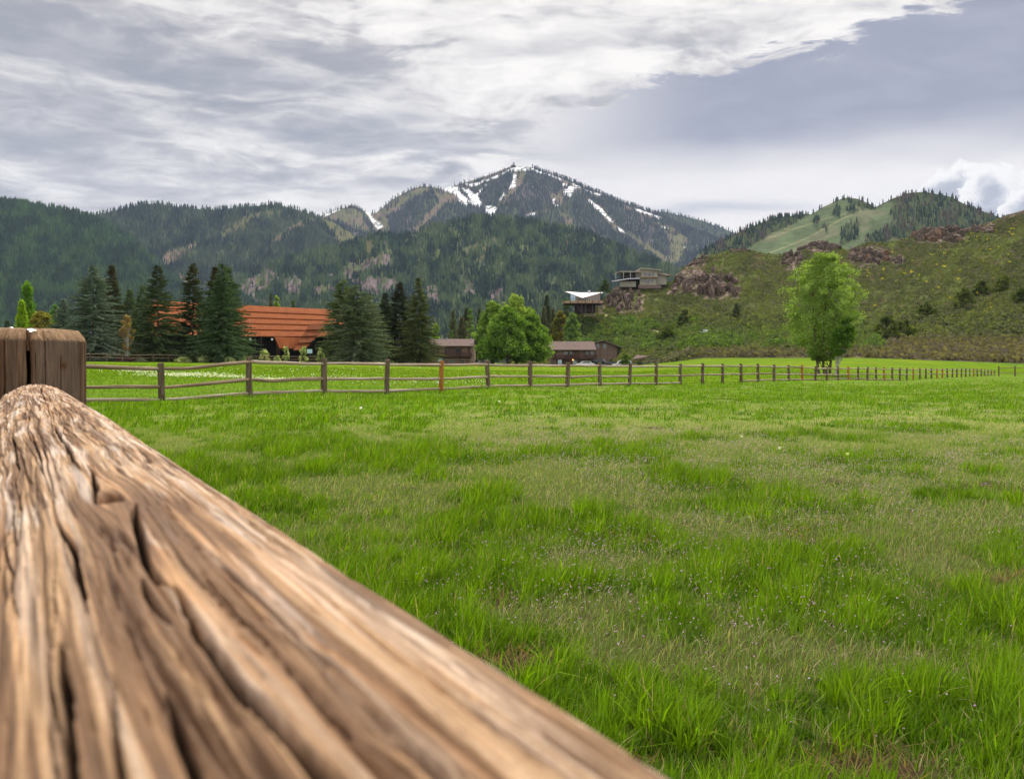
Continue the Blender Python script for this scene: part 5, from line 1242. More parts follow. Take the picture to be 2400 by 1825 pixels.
def trees():
    # the spruces, left to right
    spruce(150, 156, 700, 74, BG, 1, 'short blue-green spruce, leftmost of the spruces, half behind the widest one')
    spruce(262, 150, 620, 84, (.040, .055, .028), 3, 'narrow spruce with a rusty brown top just right of the widest blue-green one', tipcol=BRN)
    spruce(218, 138, 622, 168, BG, 2, 'widest blue-green spruce, left of the small bare tan tree', full=.9, pw=.78)
    spruce(303, 166, 678, 70, (.045, .075, .035), 4, 'dull green spruce behind the small bare tan tree')
    spruce(334, 164, 666, 84, (.042, .070, .034), 5, 'green spruce squeezed behind the dark jagged one, left side')
    spruce(370, 143, 622, 124, DG, 6, 'dark jagged spruce with layered branches left of the orange roof', sparse=.85, tipcol=(.05, .055, .03))
    spruce(452, 147, 616, 104, (.032, .050, .026), 7, 'slim dark spruce with an olive brown tip standing alone before the orange roof', sparse=.8, tipcol=(.09, .075, .035))
    spruce(505, 143, 624, 92, (.032, .058, .030), 8, 'dark green spruce with a rusty tip, left one of the dense trio before the roof', tipcol=BRN)
    spruce(534, 148, 622, 104, (.032, .058, .028), 10, 'dark green spruce, right one of the dense trio before the roof')
    spruce(522, 140, 616, 110, (.036, .066, .034), 9, 'foremost spruce of the dense trio before the orange roof')
    g2 = 'spruces right of the orange roof'
    spruce(803, 163, 654, 104, (.055, .085, .036), 11, 'olive green spruce at the right end of the orange roof', group=g2, pw=.66)
    spruce(861, 160, 690, 92, (.060, .085, .042), 13, 'low grey-green spruce, right one of the three beside the roof end', group=g2, pw=.62)
    spruce(836, 152, 668, 128, (.052, .078, .050), 12, 'broad grey-green spruce in front of the two beside the roof end', group=g2, pw=.60)
    spruce(903, 178, 686, 76, (.020, .032, .018), 14, 'almost black spruce, left one of the tall trio in mid village', group=g2)
    spruce(936, 174, 660, 92, (.024, .038, .020), 15, 'near-black spruce with a brown tip, middle one of the tall trio', group=g2, tipcol=(.05, .04, .028))
    spruce(981, 168, 650, 92, (.048, .068, .030), 16, 'tall olive spruce beside the left brown lodge', group=g2, full=.85)
    g3 = 'small distant conifers behind the village'
    for i, (px, top, w, D, col, lab) in enumerate(((1062, 727, 36, 330, (.06, .085, .045), 'grey-green distant spruce just right of the pale green bush behind the left lodge'), (1082, 742, 40, 310, (.05, .06, .03), 'brownish distant spruce over the left lodge roof'), (1094, 720, 40, 350, (.035, .045, .028), 'dark distant spruce behind the left lodge, tallest there'),
            (1123, 722, 24, 350, (.035, .05, .03), 'thin dark distant spruce at the left shoulder of the big round green trees'), (1282, 691, 44, 330, (.03, .045, .026), 'tall dark distant spruce left of the house with the white butterfly roof'),
            (1275, 718, 36, 318, (.055, .075, .04), 'grey-green distant spruce in front of the dark one beside the round trees'), (1296, 722, 34, 316, (.055, .07, .035), 'olive distant spruce just left of the two small round trees'), (635, 688, 22, 260, (.05, .07, .035), 'small spruce top showing over the orange roof ridge'),
            (687, 705, 26, 260, (.05, .07, .035), 'round-topped little conifer over the roof ridge, nearest its right end'), (18, 750, 34, 220, (.03, .05, .03), 'small dark spruce at the left edge above the near post'), (1418, 655, 30, 345, (.04, .065, .03), 'little spruce at the tip of the deck of the flat roofed house'), (1726, 712, 26, 270, (.03, .05, .025), 'small dark conifer alone on the sagebrush slope left of the tall tree'))):
        b = {1418: 682, 1726: 750}.get(px)
        if b: D = on_hill(px, b)
        spruce(px, D, top, w, col, 40 + i, lab, base=b, group=g3)
    # broad-leaved trees
    LG, YG, MG = (.10, .20, .022), (.22, .34, .03), (.060, .135, .022)
    broadleaf(64, 172, 662, 52, (.12, .24, .03), (.20, .36, .04), 60, 'tall light green poplar at the far left', nclump=70, egg=.62, up=.6, spread=.42)
    broadleaf(50, 165, 704, 34, (.26, .40, .02), (.34, .46, .03), 61, 'bright yellow-green poplar in front of the light green one', nclump=60, egg=.62, up=.6, spread=.45)
    broadleaf(96, 160, 730, 88, (.24, .20, .05), (.30, .28, .06), 62, 'tan and yellow bushy tree rising over the near post', nclump=50, egg=.6)
    broadleaf(127, 185, 712, 50, (.12, .24, .04), (.17, .30, .05), 63, 'fresh green round tree beside the leftmost spruce', nclump=40)
    broadleaf(298, 137, 740, 38, (.34, .22, .10), (.42, .30, .14), 64, 'small nearly bare tan tree between the big spruces', nclump=34, per=80, leaf=.16, egg=.8, up=.8, bark=M_PALEBARK, crown_from=.25, name='bare_tree')
    broadleaf(650, 250, 690, 38, (.22, .34, .06), (.38, .44, .14), 65, 'yellowish willow top showing over the orange roof ridge', nclump=30, up=.9)
    g4 = 'big round green trees in front of the brown lodges'
    broadleaf(1154, 192, 706, 100, (.15, .24, .05), (.25, .36, .09), 66, 'light green round tree, left one of the big clump', group=g4, nclump=110, leaf=.30)
    broadleaf(1210, 200, 694, 134, (.19, .28, .05), (.30, .38, .10), 67, 'pale olive-topped tree at the back of the big clump, tallest there', group=g4, nclump=120, leaf=.30, up=.3)
    broadleaf(1190, 184, 720, 130, (.12, .21, .04), (.20, .31, .07), 68, 'darkest green tree in the front middle of the big clump', group=g4, nclump=130, leaf=.30)
    broadleaf(1246, 188, 736, 106, (.13, .22, .04), (.21, .32, .07), 69, 'lower bright green tree, right one of the big clump', group=g4, nclump=120, leaf=.30)
    broadleaf(1312, 285, 727, 58, (.16, .17, .035), (.24, .21, .05), 70, 'yellow-brown round tree left of the small green one above the right lodge roof', nclump=70, leaf=.34)
    broadleaf(1342, 275, 734, 62, (.15, .24, .07), (.23, .34, .11), 71, 'small deep green round tree above the roof of the right lodge', nclump=80, leaf=.34)
    broadleaf(1021, 300, 757, 34, (.20, .34, .04), (.30, .42, .06), 72, 'pale yellow-green bushy tree behind the roof of the left lodge', nclump=36, leaf=.36, up=.5)
    broadleaf(1102, 300, 723, 28, (.17, .29, .06), (.23, .36, .09), 73, 'slender light green tree left of the big round clump', nclump=36, leaf=.34, egg=.8)
    broadleaf(1059, 290, 773, 16, (.16, .30, .04), (.2, .34, .05), 74, 'tiny light green tree over the left lodge roof', nclump=20, leaf=.3)
    broadleaf(1325, 345, 700, 30, (.10, .20, .03), (.15, .26, .05), 75, 'light green tree half hidden below the deck of the butterfly roofed house', nclump=30, leaf=.4, base=775)
    broadleaf(1248, 330, 718, 40, (.15, .26, .06), (.22, .34, .09), 79, 'fresh green tree top behind the right shoulder of the big round clump', nclump=40, leaf=.4)
    broadleaf(1466, 214, 830, 26, (.11, .18, .035), (.16, .24, .06), 76, 'round yellow-green bush between the gabled lodge and the open shed', nclump=24, leaf=.22, crown_from=.0, name='bush', cat='bush', group='bushes')
    # the tall round tree beyond the fence and the small leaning one beside it
    broadleaf(1932, 92, 592, 206, (.18, .25, .07), (.31, .41, .14), 77, 'tall round cottonwood with pale stems standing in the meadow behind the fence', base=872, nclump=270, leaf=.13, per=140, egg=1.0, bark=M_BARK, stems=3, group='trees in the right meadow', crown_from=.09, name='cottonwood_tree', spread=.16)
    broadleaf(1958, 88, 742, 62, (.09, .17, .03), (.16, .26, .05), 78, 'small leaning dark green tree at the right foot of the tall cottonwood', base=874, nclump=60, leaf=.15, per=80, egg=.8, lean=.22, bark=M_PALEBARK, group='trees in the right meadow', crown_from=.32, spread=.34)
    # blossoming shrubs at the hall, each upright and pale
    g5 = 'pale blossoming shrubs at the hall'
    for i, (px, D, top, w, lab) in enumerate(((620, 158, 818, 30, 'pale blossoming shrub, leftmost under the dark eave of the hall'), (670, 156, 811, 20, 'narrow tall pale blossoming shrub under the roof apron of the hall'), (712, 155, 812, 28, 'roundest pale blossoming shrub, right of the roof apron'), (751, 156, 816, 26, 'pale blossoming shrub beside the roof end spruces'),
            (650, 150, 834, 20, 'low pale shrub between the first two blossoming ones'), (538, 138, 838, 44, 'low white-green shrub under the foremost spruce'), (478, 139, 834, 40, 'pale shrub glowing low under the slim spruce'), (430, 140, 838, 46, 'white-green shrub low between the jagged and slim spruces'), (330, 140, 838, 34, 'small white-green shrub right of the bare tan tree'), (575, 141, 838, 36, 'low white-green shrub right of the trio of spruces'))):
        broadleaf(px, D, top, w, (.30, .36, .16), (.62, .64, .42), 90 + i, lab, base=852 if i != 8 else 850, nclump=26, per=60, leaf=.13, egg=.9 if i < 4 else .6, group=g5, crown_from=0, name='flowering_shrub', cat='shrub', up=.4)
    # big dark bushes low on the hill
    for i, (px, py, w, h, lab) in enumerate(((2080, 800, 80, 60, 'dark green bush group at the hill foot just right of the tall cottonwood'), (1815, 808, 36, 22, 'round dark bush on the hill foot left of the tall cottonwood'), (2170, 742, 56, 34, 'dark olive bush in the middle of the right slope'), (2260, 722, 70, 46, 'largest dark olive bush on the right slope'),
            (2300, 690, 50, 32, 'dark olive bush high on the slope near the right edge'), (2355, 680, 60, 34, 'dark bush at the right edge of the slope'), (2395, 705, 50, 30, 'dark bush cut by the right edge of the picture'), (2120, 790, 70, 40, 'olive bush patch right of the group at the hill foot'), (1605, 765, 44, 40, 'rounded green bush above the white utility box'), (1560, 800, 60, 34, 'green bush at the hill foot left of the white utility box'))):
        D = on_hill(px, py)
        broadleaf(px, D, py - h, w, (.060, .085, .025), (.110, .135, .040), 110 + i, lab, base=py + 6, nclump=34, per=90, leaf=.30, egg=.5, group='bushes on the hillside', crown_from=0, name='bush', cat='bush')
trees()
# ------------------------------------------------------------------ buildings
M_ROOFO = plain('rust_orange_roof', (.25, .072, .020), .75, .16, .8, .08, bmp=.1)
M_ROOFO2 = plain('rust_brown_roof', (.15, .044, .014), .75, .2, .8, .08, bmp=.1)
M_DARKW = plain('dark_brown_wall', (.055, .026, .020), .85, .25, 2)
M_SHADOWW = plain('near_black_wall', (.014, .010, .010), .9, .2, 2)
M_BROWNR = plain('brown_shingle', (.135, .095, .080), .9, .2, 5, .2)
M_BROWNW = plain('brown_siding', (.17, .11, .08), .85, .2, 1.2, stretch=(6, 6, .3))
M_TANW = plain('tan_panel', (.30, .205, .13), .85, .12, 1.5, stretch=(6, 6, .3))
M_WALLC = plain('brown_gable_wall', (.24, .165, .12), .85, .12, 1.2, stretch=(6, 6, .3))
M_RAILING = plain('dark_red_railing', (.075, .035, .026), .85, .2, 2)
M_GREYW = plain('grey_siding', (.27, .22, .19), .85, .15, 1.5, stretch=(1, 1, 4))
M_SAGEW = plain('sage_stucco', (.36, .34, .26), .85, .1, 2)
M_WHITER = plain('white_roofing', (.78, .76, .72), .6, .06, 2)
M_TANR = plain('tan_deck', (.36, .25, .15), .8, .15, 3)
M_FRAME = plain('window_frame', (.36, .31, .25), .7, .1, 3)
M_WHITE = plain('white_metal', (.75, .75, .75), .5, .05, 3, .4)
M_STEEL = plain('grey_metal', (.45, .46, .47), .4, .1, 3, .5, .7)
M_DARKM = plain('dark_metal', (.04, .04, .045), .5, .1, 3, .5)
M_ASPH = plain('asphalt', (.11, .11, .115), .9, .15, 2)
M_STONE = plain('stone_wall', (.20, .15, .13), .95, .45, 2.5, bmp=.8)
m, N, b = mat('window_glass'); b.inputs['Base Color'].default_value = (.03, .04, .05, 1); b.inputs['Roughness'].default_value = .08; b.inputs['Specular IOR Level'].default_value = .8
M_GLASS = m
m, N, b = mat('sky_glass'); b.inputs['Base Color'].default_value = (.30, .40, .46, 1); b.inputs['Roughness'].default_value = .05; b.inputs['Metallic'].default_value = .6
M_GLASSB = m
m, N, b = mat('car_paint_white'); b.inputs['Base Color'].default_value = (.75, .75, .76, 1); b.inputs['Roughness'].default_value = .25; M_CARW = m
m, N, b = mat('car_paint_black'); b.inputs['Base Color'].default_value = (.012, .012, .014, 1); b.inputs['Roughness'].default_value = .2; M_CARB = m
m, N, b = mat('car_paint_silver'); b.inputs['Base Color'].default_value = (.45, .46, .48, 1); b.inputs['Roughness'].default_value = .25; b.inputs['Metallic'].default_value = .6; M_CARS = m
m, N, b = mat('lit_lamp'); b.inputs['Base Color'].default_value = (1, .55, .2, 1); b.inputs['Emission Color'].default_value = (1, .45, .12, 1); b.inputs['Emission Strength'].default_value = 3.0; M_LIT = m

class Site:
    """a building plane: local x to the right, y away, z up, s metres per photo pixel at its distance"""
    def __init__(s, px, py, D, name, label, cat, group=None, rz=0):
        x, y, z = P(px, py, D); s.px, s.py, s.D, s.s = px, py, D, D / F
        s.root = thing(name, label, cat, (x, y, z), rz, group)
    def X(s, px): return (px - s.px) * s.s
    def Z(s, py): return (s.py - py) * s.s
def win(site, parent, x0, x1, z0, z1, y, mat_=None, frame=.10, mull=0):
    mb = MB(); f = frame
    mb.box(x0, x1, y - .07, y, z0, z0 + f); mb.box(x0, x1, y - .07, y, z1 - f, z1); mb.box(x0, x0 + f, y - .07, y, z0 + f, z1 - f); mb.box(x1 - f, x1, y - .07, y, z0 + f, z1 - f)
    for k in range(mull):
        xm = x0 + (x1 - x0) * (k + 1) / (mull + 1); mb.box(xm - f * .4, xm + f * .4, y - .06, y, z0 + f, z1 - f)
    w = mb.build('window', M_FRAME, parent)
    MB().box(x0 + f, x1 - f, y - .035, y - .005, z0 + f, z1 - f).build('pane', mat_ or M_GLASS, w)
def hall():
    D0 = 186; S = Site(400, 852, D0, 'orange_roofed_hall', 'long low hall with a big stepped rust-orange metal roof behind the spruces', 'building')
    r = S.root; O = np.array(r.location)
    def L(px, py, D): return tuple(np.array(P(px, py, D)) - O)
    Da, Db = 186.0, 214.0; xa, xb = 345, 868
    def Dat(px): # straight line in plan
        Xa, Xb = (xa - CX) / F * Da, (xb - CX) / F * Db; k = (px - CX) / F
        t = (Xa - k * Da) / (k * (Db - Da) - (Xb - Xa)); return Da + t * (Db - Da)
    def ridge(px): return np.array(L(px, interp(px, [(345, 704), (763, 722), (868, 730)]), Dat(px) + 9))
    ez = 0
    def eave(px, drop=790): return np.array(L(px, drop, Dat(px)))
    # roof: overlapping courses from the eave up to the ridge, standing seams on each
    A0, A1 = ridge(xa), ridge(xb); E0, E1 = eave(xa, 788), eave(xb, 791)
    cuts = [0, .22, .415, .60, .79, 1.0]; mb = MB()
    nrm = np.cross(E1 - E0, A0 - E0); nrm /= np.linalg.norm(nrm)
    if nrm[2] < 0: nrm = -nrm
    for c0, c1 in zip(cuts, cuts[1:]):
        a = A0 + (E0 - A0) * c0 + nrm * .02; b_ = A1 + (E1 - A1) * c0 + nrm * .02; c = A1 + (E1 - A1) * c1 + nrm * .24; d = A0 + (E0 - A0) * c1 + nrm * .24
        mb.slab([a, d, c, b_], .22)
        n = 125
        for k in range(n):
            u = (k + .5) / n; p = a + (b_ - a) * u; q = d + (c - d) * u
            e = (b_ - a) / np.linalg.norm(b_ - a) * .035
            mb.slab([p - e + nrm * .07, q - e + nrm * .07, q + e + nrm * .07, p + e + nrm * .07], .06)
    rf = mb.build('roof', M_ROOFO, r)
    # the apron reaching low over the entrance
    Wd = 1.6
    ap = MB(); ay = np.array([0, -1.4, 0])
    def E(px, py, f): return np.array(L(px, py, Dat(px) - f))
    q = [E(643, 789, .2), E(655, 816, 2.4), E(694, 817, 2.4), E(740, 792, .2)]
    ap.slab(q, .25)
    for k in range(14):
        u = (k + .5) / 14; p0 = q[0] + (q[3] - q[0]) * u; p1 = q[1] + (q[2] - q[1]) * u
        e = (q[3] - q[0]) / np.linalg.norm(q[3] - q[0]) * .04; nn = np.array([0, -.12, .08]); ap.slab([p0 - e + nn, p1 - e + nn, p1 + e + nn, p0 + e + nn], .08)
    ap.build('roof_apron', M_ROOFO, r)
    # stepped darker wing roof that comes forward on the right
    wg = MB(); steps = [(0, .26), (.26, .5), (.5, .74), (.74, 1)]
    T0, T1 = E(727, 759, .6), E(768, 758, .6); B0, B1 = E(688, 823, 5.2), E(712, 822, 5.2)
    for i, (c0, c1) in enumerate(steps):
        up = np.array([0, -.25, .25])
        wd0 = (T1 - T0) * (1 - c0) + (B1 - B0) * c0; wd1 = (T1 - T0) * (1 - c1) + (B1 - B0) * c1
        a = T0 + (B0 - T0) * c0; d = T0 + (B0 - T0) * c1 + up
        wg.slab([a, d, d + wd1 * 1.05, a + wd0 * 1.05], .25)
    wg.build('wing_roof', M_ROOFO2, r)
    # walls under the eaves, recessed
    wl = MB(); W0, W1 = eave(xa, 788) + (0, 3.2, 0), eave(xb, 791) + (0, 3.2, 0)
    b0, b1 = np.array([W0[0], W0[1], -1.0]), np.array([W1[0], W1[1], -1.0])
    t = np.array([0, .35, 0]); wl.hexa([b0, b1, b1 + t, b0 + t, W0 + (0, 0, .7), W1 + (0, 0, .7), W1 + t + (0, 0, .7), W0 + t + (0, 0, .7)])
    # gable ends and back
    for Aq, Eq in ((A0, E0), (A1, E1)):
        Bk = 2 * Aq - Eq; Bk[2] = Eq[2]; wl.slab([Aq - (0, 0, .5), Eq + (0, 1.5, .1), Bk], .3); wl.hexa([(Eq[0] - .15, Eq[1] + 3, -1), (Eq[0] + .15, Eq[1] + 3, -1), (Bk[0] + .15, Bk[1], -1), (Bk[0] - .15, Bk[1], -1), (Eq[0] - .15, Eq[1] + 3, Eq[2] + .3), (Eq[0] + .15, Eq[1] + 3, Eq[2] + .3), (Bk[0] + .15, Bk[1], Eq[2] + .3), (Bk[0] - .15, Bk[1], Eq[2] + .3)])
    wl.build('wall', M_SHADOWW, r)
    bk = MB(); bk.slab([A0, A1, 2 * A1 - E1, 2 * A0 - E0], .3); bk.v = [(x, y, z - .0) for x, y, z in bk.v]
    # back slope mirrored about the ridge
    bk = MB(); R0, R1 = 2 * A0 - E0, 2 * A1 - E1; R0[2] = E0[2]; R1[2] = E1[2]; bk.slab([A0 + (0, .1, 0), A1 + (0, .1, 0), R1, R0], .3); bk.build('back_roof', M_ROOFO2, r)
    for px, wd in ((652, 9), (768, 7), (598, 4), (612, 4)):
        f = MB(); c = E(px, 852, -.3 if wd > 5 else .4); w2 = wd * S.s * .5; top = E(px, 789, 0)[2]
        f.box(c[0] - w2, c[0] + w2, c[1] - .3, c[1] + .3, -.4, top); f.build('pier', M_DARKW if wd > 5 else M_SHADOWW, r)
    for px in (587, 612, 638, 735): 
        c = E(px, 795, .3); MB().box(c[0] - .16, c[0] + .16, c[1] - .3, c[1] + .1, c[2] - .25, c[2] + .2).build('beam_end', M_WHITE, r)
hall()
def gable(S, x0, x1, ze, zr, y0, y1, over=.7, mat_=M_BROWNR, t=.18, name='roof', along='x', xr=None):
    """roof with the ridge along x (slopes front/back) or along y (slopes left/right)"""
    mb = MB()
    if along == 'x':
        ym = (y0 + y1) / 2
        mb.slab([(x0 - over, y0 - over, ze), (x1 + over, y0 - over, ze), (x1 + over, ym, zr), (x0 - over, ym, zr)], t)
        mb.slab([(x1 + over, y1 + over, ze), (x0 - over, y1 + over, ze), (x0 - over, ym + .002, zr), (x1 + over, ym + .002, zr)], t)
    else:
        xm = (x0 + x1) / 2 if xr is None else xr
        mb.slab([(x0 - over, y0 - over, ze), (xm, y0 - over, zr), (xm, y1 + over, zr), (x0 - over, y1 + over, ze)][::1], -t)
        mb.slab([(x1 + over, y1 + over, ze), (xm + .002, y1 + over, zr), (xm + .002, y0 - over, zr), (x1 + over, y0 - over, ze)], -t)
    return mb.build(name, mat_, S.root)
def lodge(S, x0, x1, zf, ze, zr, y1, gwin, bal_x0, bal_x1, uw, gw, rvent, tan=()):
    r = S.root; th = MB().box(x0, x1, 0, y1, -.3, ze)
    ym = y1 / 2
    for xx in (x0, x1):
        a = xx - .1 if xx == x0 else xx - .1; th.prism([(0, ze), (ym, zr - .15), (y1, ze)], a, a + .2, 'x')
    th.build('wall', M_BROWNW, r)
    rf = gable(S, x0, x1, ze + .05, zr, -1.0, y1, .8)
    for xx, yy in rvent:
        zz = ze + (zr - ze) * (yy + 1) / (ym + 1)
        MB().tube((xx, yy, zz - .2), (xx, yy, zz + .8), .10, k=8).box(xx - .17, xx + .17, yy - .17, yy + .17, zz + .62, zz + .72).build('vent_pipe', M_STEEL, rf)
    bal = MB().box(bal_x0, bal_x1, -1.9, 0, zf - .18, zf); bal.build('balcony', M_RAILING, r)
    b = r.children[-1]
    rl = MB(); n = int((bal_x1 - bal_x0) / .16)
    rl.box(bal_x0, bal_x1, -1.9, -1.82, zf + 1.0, zf + 1.1); rl.box(bal_x0, bal_x1, -1.9, -1.82, zf + .08, zf + .16)
    for k in range(n):
        xx = bal_x0 + (k + .3) * .16; rl.box(xx, xx + .11, -1.885, -1.835, zf + .16, zf + 1.0)
    rl.box(bal_x1 - .08, bal_x1, -1.82, 0, zf + .15, zf + 1.1); rl.box(bal_x0, bal_x0 + .08, -1.82, 0, zf + .15, zf + 1.1)
    rl.build('railing', M_RAILING, b)
    k = 0
    while bal_x0 + k * 4.4 < bal_x1:
        xx = min(bal_x0 + k * 4.4 + .1, bal_x1 - .2); MB().box(xx, xx + .16, -1.82, -1.66, -.2, ze).build('column', M_RAILING, r); k += 1
    for t in tan: MB().box(t[0], t[1], -.06, -.005, t[2], t[3]).build('panel', M_TANW, r)
    for q in uw: win(S, r, q[0], q[1], zf + q[2], zf + q[3], -.01, M_GLASS, .09, q[4])
    for q in gw: win(S, r, q[0], q[1], q[2], q[3], -.01, M_GLASSB if q[4] else M_GLASS, .09, 1)
def lodges():
    S = Site(1010, 858, 262, 'left_lodge', 'two storey brown lodge with a long balcony left of the big round green trees', 'building', 'brown lodges')
    S.root.name = 'lodge'; X, Z = S.X, S.Z
    lodge(S, X(1006), X(1104), Z(834), Z(811), Z(793), 11.0, None, X(1008), X(1106), [(X(1016), X(1029), .1, 2.3, 1), (X(1066), X(1079), .1, 2.3, 1), (X(1042), X(1048), .1, 2.1, 0)],
          [(X(1030), X(1044), .8, 1.9, 1), (X(1052), X(1066), .8, 1.9, 1), (X(1080), X(1088), .1, 2.1, 0)], [(X(1028), 3.2), (X(1035), 4.0), (X(1053), 1.2), (X(1066), 2.5), (X(1103), 4.2), (X(1045), 4.4)], [(X(1084), X(1096), Z(834), Z(812)), (X(1030), X(1041), Z(834), Z(812))])
    MB().box(X(1102), X(1112), -.6, 9, -.3, Z(806)).build('end_wall', M_WALLC, S.root)
    S = Site(1345, 860, 262, 'lodge', 'two storey brown lodge with tan panels right of the big round green trees', 'building', 'brown lodges')
    X, Z = S.X, S.Z
    lodge(S, X(1292), X(1390), Z(840), Z(820), Z(799), 11.0, None, X(1296), X(1397), [(X(1321), X(1334), .1, 2.1, 2), (X(1334), X(1343), .1, 2.1, 0), (X(1372), X(1380), .3, 2.1, 0), (X(1383), X(1392), .3, 2.2, 1)],
          [(X(1307), X(1317), .3, 2.2, 1), (X(1343), X(1353), .3, 2.2, 1), (X(1360), X(1370), .3, 1.9, 1), (X(1298), X(1302), .2, 2.2, 0)], [(X(1333), 3.0), (X(1349), 1.5), (X(1297), 4.2)], [(X(1304), X(1320), Z(840), Z(820)), (X(1358), X(1371), Z(840), Z(820))])
    o = MB().tube((X(1342.5), -.2, 1.9), (X(1342.5), -.2, 2.3), .16, .12, 10).build('wall_lamp', M_LIT, S.root)
    S = Site(1415, 858, 268, 'lodge', 'brown gable-ended lodge with two high windows between the balcony lodge and the open shed', 'building', 'brown lodges')
    X, Z = S.X, S.Z; r = S.root; w = MB(); w.prism([(X(1393), -.3), (X(1447), -.3), (X(1447), Z(812)), (X(1413), Z(799.5)), (X(1393), Z(806.5))], 0, 14, 'y'); w.prism([(X(1447), -.3), (X(1458), -.3), (X(1447), Z(834))], 1, 9, 'y'); w.build('wall', M_WALLC, r)
    rf = MB(); rf.slab([(X(1413), -1.4, Z(797)), (X(1413), 15, Z(797)), (X(1366), 15, Z(808)), (X(1366), -1.4, Z(808))], -.3 if False else .3); rf.slab([(X(1413) + .002, 15, Z(797)), (X(1413) + .002, -1.4, Z(797)), (X(1458), -1.4, Z(814)), (X(1458), 15, Z(814))], .3); rf.build('roof', M_BROWNR, r)
    tr = MB(); tr.box(X(1393), X(1447), -.06, -.005, Z(833), Z(832)); 
    for px in (1396, 1407, 1424, 1446): tr.box(X(px) - .09, X(px) + .09, -.08, -.007, -.2, Z(813))
    tr.box(X(1408) + .2, X(1416), -.07, -.006, Z(804), Z(803)); tr.build('trim', M_BROWNW, r)
    for a, b_ in ((1397, 1405.5), (1413, 1422)): win(S, r, X(a), X(b_), Z(816), Z(805.5), -.01, M_GLASS, .1)
    for a, b_, c in ((1369, 1374, 803),): MB().box(X(a), X(b_), 3.8, 4.4, Z(805), Z(802)).build('skylight', M_WHITE, r)
    # open shed
    S = Site(1505, 858, 226, 'open_shed', 'small brown shed with an open triangular gable at the foot of the hill', 'shed')
    X, Z = S.X, S.Z; r = S.root
    MB().box(X(1484), X(1515), .5, 5, -.3, Z(843)).build('wall', M_WALLC, r)
    rf = MB(); ap = (X(1521), -.8, Z(834)); rf.slab([(X(1481), -.8, Z(841.5)), (X(1505), -.9, Z(842.5)), (X(1521), -.8, Z(834.5)), (X(1497), 3.2, Z(831))], .15)
    rf.slab([(X(1521) + .005, -.8, Z(834.5)), (X(1531), .5, Z(842)), (X(1524), 5, Z(841)), (X(1498), 3.2, Z(831))], .15); rf.build('roof', M_BROWNR, r)
    for px in (1505, 1523, 1530): MB().box(X(px) - .08, X(px) + .08, -.7, -.5, -.3, Z(841.5)).build('column', M_TANR, r)
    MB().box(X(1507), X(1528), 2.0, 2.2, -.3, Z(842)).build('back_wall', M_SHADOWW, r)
lodges()
